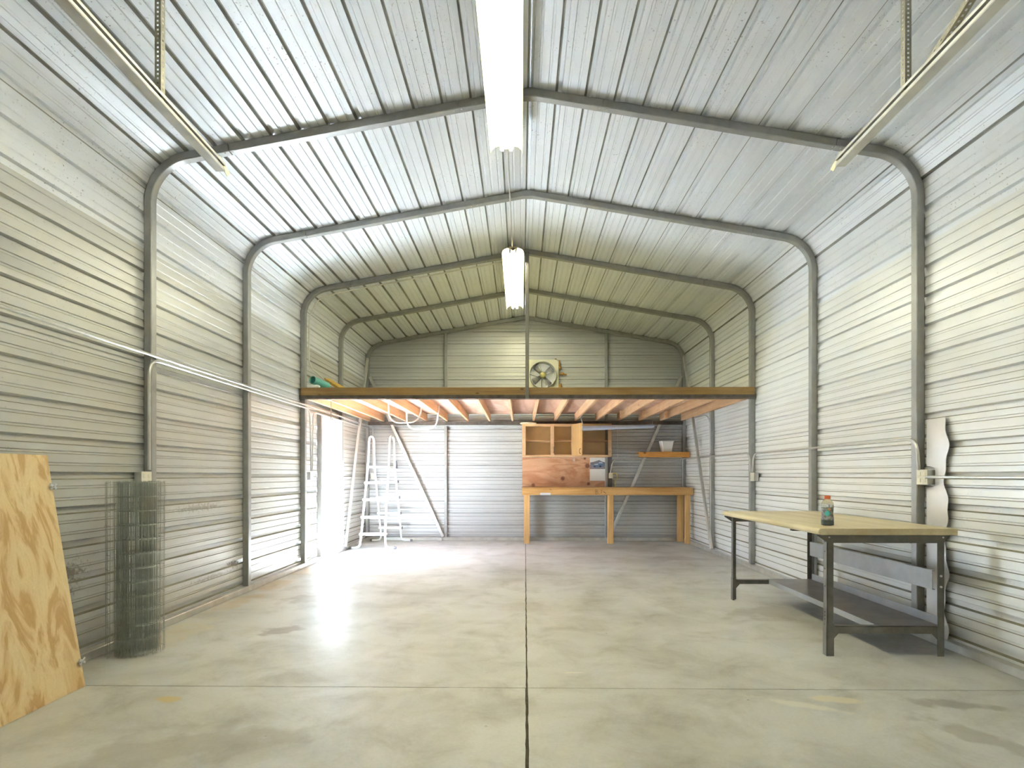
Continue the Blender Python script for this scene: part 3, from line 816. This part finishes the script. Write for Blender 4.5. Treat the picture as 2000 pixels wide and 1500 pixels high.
finish('pull_handle', MB().tube(rounded([(0.99, YF - 0.325, 1.63), (0.965, YF - 0.335, 1.635), (0.965, YF - 0.335, 1.71), (0.99, YF - 0.325, 1.715)], 0.02), 0.005, 6), M['dark'], cd, True)
finish('pull_handle', MB().tube(rounded([(0.525, YF, 1.66), (0.53, YF - 0.025, 1.67), (0.53, YF - 0.025, 1.75), (0.525, YF, 1.76)], 0.02), 0.005, 6), M['dark'], cab, True)
finish('hanging_keys', MB().tube([(0.90, YF - 0.005, 1.60), (0.90, YF - 0.012, 1.53)], 0.004, 5).box((0.885, YF - 0.016, 1.50), (0.915, YF - 0.010, 1.545)), M['zinc'], cab)

o = finish('plywood_backboard', MB().box((-0.051, 10.374, 1.022), (1.578, 10.396, 1.582)), M['backboard'], None, bevel=0.001)
tag(o, 'reddish knotty plywood backboard between cabinet and wooden bench', 'board')
o = finish('round_lid', MB().lathe([(0.14, 0), (0.155, 0.006), (0.155, 0.018), (0.14, 0.024)], (0.06, 10.07, ZB + 0.001), 28), M['lid'], None, True)
tag(o, 'flat cream round lid lying on top of the wall cabinet', 'lid')

cal = thing('wall_calendar', 'wall calendar with a blue car photo pinned on the plywood backboard', 'calendar', (1.38, 10.37, 1.14))
finish('page', MB().box((1.234, 10.3705, 1.137), (1.531, 10.373, 1.36)), M['paper'], cal)
mb = MB(); cx0, cz0, W, H = 1.234, 1.3605, 0.297, 0.2145
def cp(pts, yy):
    mb.poly([(cx0 + a * W, yy, cz0 + b * H) for a, b in pts])
mb.cur = 0; mb.box((cx0, 10.3700, cz0), (cx0 + W, 10.373, cz0 + H))
mb.cur = 1; cp([(0.03, 0.34), (0.03, 0.58), (0.2, 0.62), (0.4, 0.70), (0.6, 0.80), (0.78, 0.66), (0.97, 0.60), (0.97, 0.34)], 10.3696)
mb.cur = 2; cp([(0.0, 0.0), (0.0, 0.38), (1.0, 0.38), (1.0, 0.0)], 10.3693)
mb.cur = 3; cp([(0.22, 0.16), (0.2, 0.36), (0.28, 0.46), (0.5, 0.52), (0.58, 0.64), (0.82, 0.64), (0.9, 0.48), (0.93, 0.26), (0.80, 0.18), (0.55, 0.13)], 10.3689)
mb.cur = 4; cp([(0.25, 0.38), (0.31, 0.44), (0.54, 0.48), (0.52, 0.36)], 10.3686); cp([(0.54, 0.52), (0.61, 0.61), (0.79, 0.61), (0.84, 0.50)], 10.3686)
mb.cur = 5; cp([(0.26, 0.18), (0.28, 0.25), (0.36, 0.24), (0.36, 0.14)], 10.3685); cp([(0.62, 0.16), (0.63, 0.30), (0.71, 0.33), (0.74, 0.18)], 10.3685)
finish('photo', mb, [M['sky_print'], M['hill_print'], M['road_print'], M['car_print'], M['glass_print'], M['wheel_print']], cal, fixn=False)
mb = MB()
for k in range(8):
    x = 1.246 + k * 0.039; mb.box((x - 0.0006, 10.3700, 1.148), (x + 0.0006, 10.3706, 1.325))
for k in range(6):
    z = 1.148 + k * 0.0354; mb.box((1.246, 10.3700, z - 0.0006), (1.519, 10.3706, z + 0.0006))
finish('grid_lines', mb, M['line_print'], cal)['kind'] = 'stuff'

sh = thing('wall_shelf', 'short orange pine shelf on the end wall holding a bucket', 'shelf', (2.57, 10.18, 1.57))
finish('front_board', MB().box((2.095, 10.03, 1.573), (3.03, 10.068, 1.672)), M['shelfwood'], sh, bevel=0.004)
finish('shelf_board', MB().box((2.10, 10.0685, 1.645), (3.025, 10.34, 1.672)), M['shelfwood'], sh, bevel=0.002)
finish('end_block', MB().box((2.975, 10.069, 1.573), (3.025, 10.28, 1.6445)), M['shelfwood'], sh, bevel=0.002)
def frustum(mb, c, w0, d0, w1, d1, h, z):
    x, y = c
    return mb.hexa([(x - w0, y - d0, z), (x + w0, y - d0, z), (x + w0, y + d0, z), (x - w0, y + d0, z), (x - w1, y - d1, z + h), (x + w1, y - d1, z + h), (x + w1, y + d1, z + h), (x - w1, y + d1, z + h)])
bk = thing('square_bucket', 'white tapered square bucket on the orange wall shelf', 'bucket', (2.64, 10.19, 1.672))
finish('body', frustum(MB(), (2.64, 10.19), 0.085, 0.075, 0.115, 0.10, 0.20, 1.6725), M['bucket'], bk, bevel=0.012)
finish('rim', MB().box((2.52, 10.085, 1.866), (2.76, 10.295, 1.880)), M['bucket'], bk, bevel=0.004)

# hanging shop light under the loft
sl = thing('shop_light', 'unlit blue-white shop light hanging on chains under the loft', 'lamp', (1.6, 9.4, 2.08))
P0, P1 = Vector((0.985, 9.40, 2.065)), Vector((2.215, 9.42, 2.098))
mb = MB()
def slsec(p, k=1.0): return [p + Vector((0, a * k, b * k)) for a, b in ((-0.055, -0.035), (-0.05, -0.01), (-0.025, 0.02), (0.025, 0.02), (0.05, -0.01), (0.055, -0.035), (0.02, 0.0), (-0.02, 0.0))]
a, b = slsec(P0, 1.35), slsec(P1, 0.95); i0 = len(mb.v); mb.v += [tuple(q) for q in a + b]
for k in range(8): mb.face(i0 + k, i0 + (k + 1) % 8, i0 + 8 + (k + 1) % 8, i0 + 8 + k)
mb.face(*range(i0, i0 + 8)); mb.face(*reversed(range(i0 + 8, i0 + 16)))
finish('housing', mb, M['bluelight'], sl)
for s in (-1, 1):
    finish('tube', MB().tube([P0 + Vector((0.02, s * 0.025, -0.022)), P1 + Vector((-0.02, s * 0.022, -0.018))], 0.0125, 8), M['white_plastic'], sl, True)
for e, xt in ((P0, -0.04), (P1, 0.0)):
    finish('chain', MB().tube([e + Vector((0.02 if xt else -0.02, 0, 0.02)), e + Vector((xt, 0, 2.268 - e.z))], 0.003, 5), M['zinc'], sl)
finish('pull_cord', MB().tube([(1.592, 9.41, 2.06), (1.592, 9.41, 1.57)], 0.002, 5).lathe([(0.004, 0), (0.006, 0.012), (0.002, 0.02)], (1.592, 9.41, 1.555), 8), M['cable'], sl)

# ------------------------------------------------------------------ exhaust fan above the loft
fan = thing('exhaust_fan', 'round metal exhaust fan set in a cream plate above the loft', 'fan', (0.336, 10.38, 2.84))
fc = (0.336, 10.30, 3.136); FRD = 0.252
mb = MB(); n = 40; sq = 0.302
ring_o = []; ring_i = []
for k in range(n):
    t = 2 * math.pi * (k + 0.5) / n; c, s = math.cos(t), math.sin(t); q = sq / max(abs(c), abs(s))
    ring_o.append((fc[0] + q * c, fc[2] + q * s)); ring_i.append((fc[0] + (FRD - 0.01) * c, fc[2] + (FRD - 0.01) * s))
for yv in (10.335, 10.36):
    i = len(mb.v); mb.v += [(a, yv, b) for a, b in ring_o] + [(a, yv, b) for a, b in ring_i]
    for k in range(n): mb.face(i + k, i + (k + 1) % n, i + n + (k + 1) % n, i + n + k)
for k in range(n): mb.face(k, (k + 1) % n, 2 * n + (k + 1) % n, 2 * n + k)
finish('mount_plate', mb, M['fanplate'], fan)
mb = MB(); i = 0
for r, y in ((FRD, 10.25), (FRD - 0.004, 10.334), (FRD - 0.02, 10.385)):
    mb.v += [(fc[0] + r * math.cos(2 * math.pi * k / n), y, fc[2] + r * math.sin(2 * math.pi * k / n)) for k in range(n)]
for j in range(2):
    for k in range(n): mb.face(j * n + k, j * n + (k + 1) % n, (j + 1) * n + (k + 1) % n, (j + 1) * n + k)
finish('shroud', mb, M['alu'], fan, True)
for k in range(6):                               # closed shutter slats behind the blades
    z = fc[2] - 0.235 + k * 0.079
    hw = 0.236
    mb = MB().hexa([(fc[0] - hw, 10.388, z), (fc[0] + hw, 10.388, z), (fc[0] + hw, 10.392, z), (fc[0] - hw, 10.392, z), (fc[0] - hw, 10.375, z + 0.077), (fc[0] + hw, 10.375, z + 0.077), (fc[0] + hw, 10.379, z + 0.077), (fc[0] - hw, 10.379, z + 0.077)])
    finish('slat', mb, M['alu'], fan)

for k in range(4):
    t = math.radians(35 + 90 * k); mb = MB(); rows = []
    for r, wdt in ((0.05, 0.035), (0.12, 0.06), (0.225, 0.085)):
        row = []
        for e in (-1, -0.33, 0.33, 1):
            an = t + e * wdt / r * 0.75
            row.append((fc[0] + r * math.cos(an), 10.315 + e * 0.028, fc[2] + r * math.sin(an)))
        rows.append(row)
    mb.strip(rows)
    ob = finish('blade', mb, M['blade'], fan, True, fixn=False); so = ob.modifiers.new('thick', 'SOLIDIFY'); so.thickness = 0.003
finish('motor', MB().lathe([(0.045, 0.03), (0.055, 0.02), (0.055, -0.05), (0.04, -0.065), (0.012, -0.068)], (fc[0], 10.29, fc[2]), 20, 'y'), M['motor'], fan, True)
finish('support_rod', MB().tube([(fc[0] - 0.02, 10.27, fc[2]), (fc[0] - 0.02, 10.262, fc[2] - 0.24)], 0.006, 6).tube([(fc[0], 10.268, fc[2] - 0.01), (fc[0] - 0.10, 10.26, fc[2] - 0.04), (fc[0] - 0.245, 10.262, fc[2] + 0.01)], 0.004, 6), M['dark'], fan)
def blob(mb, c, r, seed):
    rnd = random.Random(seed); n, m = 10, 6; base = len(mb.v)
    for i in range(m + 1):
        ph = math.pi * i / m
        for k in range(n):
            t = 2 * math.pi * k / n; q = 1 + rnd.uniform(-0.2, 0.25)
            mb.v.append((c[0] + r[0] * q * math.sin(ph) * math.cos(t), c[1] + r[1] * q * math.sin(ph) * math.sin(t), c[2] + r[2] * q * math.cos(ph)))
    for i in range(m):
        for k in range(n):
            a = base + i * n; mb.face(a + k, a + (k + 1) % n, a + n + (k + 1) % n, a + n + k)
    return mb
for k, (dx_, dz_, rx, rz) in enumerate(((0.315, 0.24, 0.018, 0.05), (0.33, 0.16, 0.025, 0.045), (0.37, 0.035, 0.055, 0.022), (0.335, -0.20, 0.035, 0.05), (0.25, 0.312, 0.02, 0.014), (0.43, 0.022, 0.03, 0.016))):
    finish('foam_bead', blob(MB(), (fc[0] + dx_, 10.355, fc[2] + dz_), (rx, 0.022, rz), k), M['foam'], fan, True)

# ------------------------------------------------------------------ things on the loft
pp = thing('drain_pipe', 'short teal drain pipe lying at the left front of the loft', 'pipe', (-2.86, 7.5, 2.42))
ax = Vector((0.11, 0.26, -0.045)); p0 = Vector((-2.935, 7.42, 2.553)); p1 = p0 + ax
mb = MB(); d = ax.normalized(); u = d.cross(Vector((0, 0, 1))).normalized(); w = u.cross(d); n = 24
for (p, r) in ((p0, 0.056), (p1, 0.056), (p1, 0.051), (p0, 0.051)):
    mb.v += [tuple(p + (u * math.cos(2 * math.pi * k / n) + w * math.sin(2 * math.pi * k / n)) * r) for k in range(n)]
for j in range(4):
    for k in range(n):
        a, b = j * n, ((j + 1) % 4) * n
        mb.face(a + k, a + (k + 1) % n, b + (k + 1) % n, b + k)
finish('pipe_wall', mb, M['teal'], pp, True)
finish('bore_liner', MB().tube([p0 + d * 0.03, p1 - d * 0.01], 0.0505, 24), M['teal_in'], pp, True)
o = finish('plastic_fitting', MB().tube(rounded([(-2.98, 7.34, 2.445), (-2.90, 7.36, 2.45), (-2.86, 7.40, 2.465), (-2.83, 7.40, 2.445)], 0.03), 0.022, 8).lathe([(0.03, 0), (0.03, 0.03)], (-2.93, 7.36, 2.43), 12), M['white_plastic'], None, True)
tag(o, 'white plastic fitting under the mouth of the teal pipe', 'fitting')
o = finish('lumber_offcut', MB().beam((-2.95, 8.02, 2.665), (-2.58, 7.66, 2.445), 0.09, 0.038), M['yellow_wood'], None, bevel=0.003)
tag(o, 'upper yellow lumber offcut leaning on the left wall above the loft', 'board', 'yellow lumber on the loft')
o = finish('lumber_offcut', MB().beam((-2.94, 8.30, 2.645), (-2.55, 7.98, 2.445), 0.09, 0.038), M['yellow_wood'], None, bevel=0.003)
tag(o, 'lower yellow lumber offcut on the loft behind the teal pipe', 'board', 'yellow lumber on the loft')

# pipe hoops hanging under the loft
for lab, y, x0, x1, zb in (('white pipe hoop hanging under the loft, nearer one', 7.85, -1.995, -1.52, 2.005), ('white pipe hoop hanging under the loft, farther one', 9.0, -1.975, -1.455, 2.005)):
    o = finish('pipe_hoop', MB().tube(rounded([(x0, y, 2.404), (x0 + 0.01, y, zb), (x1 - 0.02, y, zb + 0.005), (x1 + 0.02, y, 2.404)], 0.17, 8), 0.0125, 8), M['white_plastic'], None, True)
    tag(o, lab, 'hoop', 'white pipe hoops under the loft')
o = finish('hanging_hook', MB().tube(rounded([(-2.689, 7.45, 2.268), (-2.689, 7.45, 2.02), (-2.672, 7.45, 2.005), (-2.66, 7.45, 2.03)], 0.02), 0.006, 6), M['perforated'], None, True)
tag(o, 'thin steel hook hanging from the loft beside the open door', 'hook')

# ------------------------------------------------------------------ pool ladder
ld = thing('pool_ladder', 'white A-frame pool ladder with hooped handrails in the far left corner', 'ladder', (-2.57, 9.65, 0))
for s, xf, xr, xt in ((-1, -2.775, -2.705, -2.745), (1, -2.37, -2.325, -2.38)):
    pts = [(xf + s * 0.185, 9.13, 0.02), (xf + s * 0.02, 9.13, 0.02), (xf, 9.15, 0.21), (xt, 9.44, 1.36), (xt, 9.50, 1.60), (xt, 9.52, 1.93), (xt + 0.005, 9.83, 1.93), (xt + 0.01, 9.85, 1.40), (xr, 10.16, 0.20), (xr + s * 0.0, 10.19, 0.02), (xr + s * 0.20, 10.19, 0.02)]
    finish('side_rail', MB().tube(rounded(pts, 0.13, 7), 0.019, 10), M['white_plastic'], ld, True)
    for xx, yy in ((xf + s * 0.185, 9.13), (xr + s * 0.20, 10.19)):
        finish('foot_cap', MB().tube([(xx - s * 0.03, yy, 0.021), (xx + s * 0.008, yy, 0.021)], 0.021, 10), M['grey_cap'], ld, True)
for k, z in enumerate((0.25, 0.53, 0.825, 1.113)):
    t = (z - 0.21) / 1.15; y = 9.15 + t * 0.29; a = -2.775 + t * 0.03; b = -2.37 - t * 0.01
    st = finish('step', MB().box((a - 0.03, y - 0.05, z - 0.022), (b + 0.03, y + 0.055, z + 0.022)), M['white_plastic'], ld, bevel=0.008)
    y = 10.16 - t * 0.31
    a = -2.705 - t * 0.02; b = -2.325 - t * 0.03
    st = finish('step', MB().box((a - 0.03, y - 0.055, z - 0.01), (b + 0.02, y + 0.05, z + 0.03)), M['white_plastic'], ld, bevel=0.008)
    finish('end_cap', MB().box((b + 0.0205, y - 0.045, z - 0.012), (b + 0.03, y + 0.045, z + 0.032)), M['grey_cap'], st)
finish('platform', MB().box((-2.725, 9.40, 1.365), (-2.395, 9.87, 1.41)), M['white_plastic'], ld, bevel=0.008)
finish('latch', MB().prism([(9.78, 1.37), (9.90, 1.37), (9.89, 1.42), (9.86, 1.50), (9.83, 1.50), (9.82, 1.43)], -2.345, -2.33, 'yz'), M['grey_cap'], ld)

# ------------------------------------------------------------------ steel workbench on the right
tb = thing('steel_workbench', 'dark steel workbench with worn wooden top by the right wall', 'workbench', (2.43, 4.65, 0))
TX0, TX1, TY0, TY1, TZ = 1.955, 2.895, 3.735, 5.51, 0.887
pr = []
for k in range(9):
    a = math.pi / 2 + math.pi * k / 8
    pr.append((TX0 + 0.022 + 0.022 * math.cos(a), TZ - 0.0225 + 0.0225 * math.sin(a)))
finish('top', MB().prism(pr + [(TX1, TZ - 0.045), (TX1, TZ)], TY0, TY1, 'xz'), M['bench_top'], tb, bevel=0.002)
for y, sg in ((3.79, 1), (5.50, -1)):
    ya, yb = (y, y + 0.003) if sg > 0 else (y - 0.003, y)
    # end apron with flared corners
    finish('end_apron', MB().prism([(1.975, TZ - 0.047), (2.88, TZ - 0.047), (2.88, TZ - 0.056), (2.838, TZ - 0.105), (2.048, TZ - 0.105), (1.975, TZ - 0.056)], ya - sg * 0.004, yb - sg * 0.004, 'xz').box((1.98, min(y, y + sg * 0.045), TZ - 0.049), (2.875, max(y, y + sg * 0.045), TZ - 0.0455)), M['bench_steel'], tb)
    for x, sx in ((2.043, 1), (2.845, -1)):
        mb = MB()
        mb.box((x, ya, 0.0), (x + sx * 0.045, yb, TZ - 0.048)).box((x, y, 0.0), (x + sx * 0.003, y + sg * 0.045, TZ - 0.048)).box((x, y + sg * 0.042, 0.0), (x + sx * 0.015, y + sg * 0.045, TZ - 0.048))
        lg = finish('leg', mb, M['bench_steel'], tb)
        mb = MB(); e = 0.0035
        mb.box((x - sx * e, ya - sg * e, 0.0), (x + sx * 0.047, ya - sg * 0.0005, 0.225)).box((x - sx * e, y - sg * e, 0.0), (x - sx * 0.0003, y + sg * 0.047, 0.225))
        if x < 2.4: finish('leg_extension', mb, M['bench_steel'] if sg < 0 else M['bench_steel'], lg)
        mb = MB()
        for z in (0.215, 0.25, 0.275, 0.30, 0.48, 0.60, 0.72, 0.79):
            mb.lathe([(0.0045, 0), (0.0045, -0.002 * 1)], (x - sx * 0.002, y + sg * 0.022, z), 8, 'x')
        finish('bolt_holes', mb, M['dark'], lg)['kind'] = 'stuff'
        mb = MB().lathe([(0.006, 0.0), (0.006, -0.004)], (x + sx * 0.012, ya - sg * 0.0045 if sg > 0 else yb + 0.005, TZ - 0.066), 8, 'y')
        finish('bolt', mb, M['alu'], lg)
    # stretcher between the legs with gussets
    finish('end_stretcher', MB().prism([(2.05, 0.205), (2.84, 0.205), (2.84, 0.10), (2.80, 0.115), (2.765, 0.155), (2.125, 0.155), (2.09, 0.115), (2.05, 0.10)], ya + sg * 0.004, yb + sg * 0.004, 'xz').box((2.09, min(y + sg * 0.004, y + sg * 0.05), 0.202), (2.80, max(y + sg * 0.004, y + sg * 0.05), 0.205)), M['bench_steel'], tb)
finish('lower_shelf', MB().box((2.40, 3.80, 0.206), (2.83, 5.49, 0.209)), M['bench_shelf'], tb)
finish('shelf_front_lip', MB().box((2.397, 3.842, 0.165), (2.400, 5.452, 0.209)), M['bench_light'], tb)
finish('shelf_back_lip', MB().box((2.826, 3.81, 0.209), (2.83, 5.46, 0.268)), M['bench_light'], tb)
finish('back_panel', MB().box((2.800, 3.84, 0.45), (2.804, 5.45, 0.585)).box((2.804, 3.84, 0.58), (2.82, 5.45, 0.585)).box((2.804, 3.84, 0.45), (2.82, 5.45, 0.455)), M['bench_light'], tb)
for z in (0.48, 0.555):
    finish('bolt', MB().lathe([(0.008, 0), (0.008, -0.006)], (2.82, 3.788, z), 8, 'y'), M['alu'], tb)
finish('drawer_catch', MB().box((2.06, 4.30, TZ - 0.075), (2.20, 4.34, TZ - 0.0455)).box((2.26, 4.32, TZ - 0.078), (2.27, 4.34, TZ - 0.0455)), M['dark'], tb)

# bottle on the steel bench
bt = thing('drink_bottle', 'clear drink bottle with orange cap and teal drink on the steel workbench', 'bottle', (2.146, 3.969, TZ))
bc = (2.146, 3.969, TZ + 0.0005)
mcl, nt, b = new_mat('clear_plastic')
b.inputs['Base Color'].default_value = (0.93, 0.95, 0.95, 1); b.inputs['Roughness'].default_value = 0.08
b.inputs['Transmission Weight'].default_value = 0.9; b.inputs['IOR'].default_value = 1.15
nt.links.new(ramp(nt, noise(nt, coords(nt), 30, 2), [(0.3, (0.88, 0.91, 0.91)), (0.7, (0.96, 0.97, 0.97))]), b.inputs['Base Color'])
finish('bottle_body', MB().lathe([(0.030, 0.0), (0.041, 0.004), (0.0425, 0.02), (0.0405, 0.045), (0.0365, 0.085), (0.0395, 0.125), (0.0405, 0.145), (0.037, 0.165), (0.026, 0.182), (0.018, 0.188), (0.018, 0.194)], bc, 28), mcl, bt, True)
finish('drink', MB().lathe([(0.028, 0.002), (0.0395, 0.006), (0.041, 0.02), (0.0395, 0.036), (0.039, 0.038)], bc, 28), plain('teal_drink', (0.25, 0.80, 0.84), 0.1, 0, 0.05, 10), bt, True)
ml, nt, b = new_mat('bottle_label')
tc = N(nt, 'ShaderNodeTexCoord'); sp = N(nt, 'ShaderNodeSeparateXYZ'); nt.links.new(tc.outputs['Object'], sp.inputs[0])
hx = math_n(nt, 'ADD', math_n(nt, 'MULTIPLY', sp.outputs['X'], 0.87), math_n(nt, 'MULTIPLY', sp.outputs['Y'], -0.49))
zz = math_n(nt, 'SUBTRACT', sp.outputs['Z'], 0.088)
dia = math_n(nt, 'ADD', math_n(nt, 'ABSOLUTE', hx), math_n(nt, 'ABSOLUTE', zz))
col = ramp(nt, noise(nt, tc.outputs['Object'], 70, 2), [(0.42, (0.20, 0.20, 0.21)), (0.6, (0.42, 0.42, 0.42))])
col = mix(nt, ramp(nt, dia, [(0.022, (1, 1, 1)), (0.024, (0, 0, 0))]), col, (0.10, 0.58, 0.60))
sw = math_n(nt, 'ADD', math_n(nt, 'ABSOLUTE', math_n(nt, 'SUBTRACT', hx, 0.012)), math_n(nt, 'ABSOLUTE', math_n(nt, 'SUBTRACT', zz, 0.032)))
col = mix(nt, ramp(nt, sw, [(0.012, (1, 1, 1)), (0.015, (0, 0, 0))]), col, (0.75, 0.50, 0.28))
nt.links.new(col, b.inputs['Base Color']); b.inputs['Roughness'].default_value = 0.35
finish('label', MB().lathe([(0.0425, 0.040), (0.0375, 0.085), (0.0405, 0.128), (0.0395, 0.128), (0.0365, 0.085), (0.0415, 0.040)], bc, 28), ml, bt, True)
finish('cap', MB().lathe([(0.0195, 0.190), (0.0205, 0.192), (0.0205, 0.212), (0.0185, 0.215)], bc, 20), M['orange'], bt, True)

# foil strip on the right wall
fs = MB(); n = 84; rows = []
for yv in (0, 1):
    pass
front = []; back = []
for k in range(n + 1):
    z = 0.035 + (1.675 - 0.035) * k / n
    wv = 0.028 * math.sin(2 * math.pi * (z - 0.25) / 0.46 + 0.6) + 0.01 * math.sin(2 * math.pi * z / 0.19)
    yn = 4.00 + wv; bx = 3.026 - 0.007 * math.sin(2 * math.pi * z / 0.46)
    ye = 4.118 if 1.16 < z < 1.315 else 4.205; ym = min(4.15, ye - 0.02)
    front.append([(bx - 0.006, yn, z), (bx - 0.003, 4.08, z), (bx, ym, z), (3.03, ye, z)])
    back.append([(bx - 0.002, yn, z), (bx + 0.001, 4.08, z), (bx + 0.004, ym, z), (3.034, ye, z)])
fs.strip(front); fs.strip(back)
fs.strip([[r[0] for r in front], [r[0] for r in back]]); fs.strip([[r[-1] for r in front], [r[-1] for r in back]])
o = finish('foil_strip', fs, M['foil'], None, True, fixn=False)
tag(o, 'wavy shiny foil insulation strip behind the near right frame leg', 'insulation')

# ------------------------------------------------------------------ plywood sheet and wire roll on the left
pl = thing('plywood_sheet', 'large fir plywood sheet leaning on the left wall in the foreground', 'plywood', (-2.8, 2.2, 0))
q0 = Vector((-2.655, 3.188, 0.002)); q1 = Vector((-2.955, 3.268, 1.372)); along = Vector((0.02, -2.40, 0.0))
nrm = (q1 - q0).cross(along).normalized(); nrm = nrm if nrm.x < 0 else -nrm
th = nrm * 0.018
finish('board', MB().hexa([q0, q0 + along, q0 + along + th, q0 + th, q1, q1 + along, q1 + along + th, q1 + th]), M['ply'], pl)
for f in (0.86, 0.105):
    c = q0.lerp(q1, f) - nrm * 0.008 + Vector((0, -0.012, 0))
    hw = finish('wing_bolt', MB().lathe([(0.006, -0.03), (0.006, 0.02)], c, 8, 'x').beam(c + Vector((0.008, -0.022, 0.015)), c + Vector((0.008, 0.022, -0.012)), 0.006, 0.012).beam(c + Vector((0.008, -0.018, -0.016)), c + Vector((0.008, 0.022, 0.016)), 0.006, 0.010).lathe([(0.013, -0.004), (0.013, 0.004)], c, 10, 'x'), M['alu'], pl)

wr = thing('wire_fence_roll', 'upright roll of galvanised welded wire fence by the left wall', 'wire roll', (-2.775, 3.80, 0))
wc = (-2.775, 3.80); Hh = 1.205
def spiral(t):      # t = turns
    r = 0.062 + 0.0085 * t
    if t > 8.2: r += (t - 8.2) ** 1.5 * 0.028
    a = 2 * math.pi * t + 0.9
    r *= 1 + 0.02 * math.sin(7.3 * t)
    return wc[0] + r * math.cos(a), wc[1] + r * math.sin(a)
TT = 9.55
vm = MB(); t = 0.0
while t < TT:
    x, y = spiral(t); r = 0.062 + 0.0085 * t
    z0 = 0.004 + random.uniform(0, 0.004)
    jit = random.uniform(-0.004, 0.004)
    vm.tube([(x, y, z0), (x + jit, y + random.uniform(-0.004, 0.004), Hh + random.uniform(-0.004, 0.006))], 0.0013, 4)
    t += 0.029 / (2 * math.pi * r)
finish('vertical_wires', vm, M['wire'], wr, fixn=False)['kind'] = 'stuff'
hm = MB()
for k in range(13):
    z = 0.02 + k * 0.0982
    pts = [(*spiral(TT * i / 300), z + 0.003 * math.sin(i * 0.9 + k)) for i in range(301)]
    hm.tube(pts, 0.0013, 4)
finish('horizontal_wires', hm, M['wire'], wr, fixn=False)['kind'] = 'stuff'
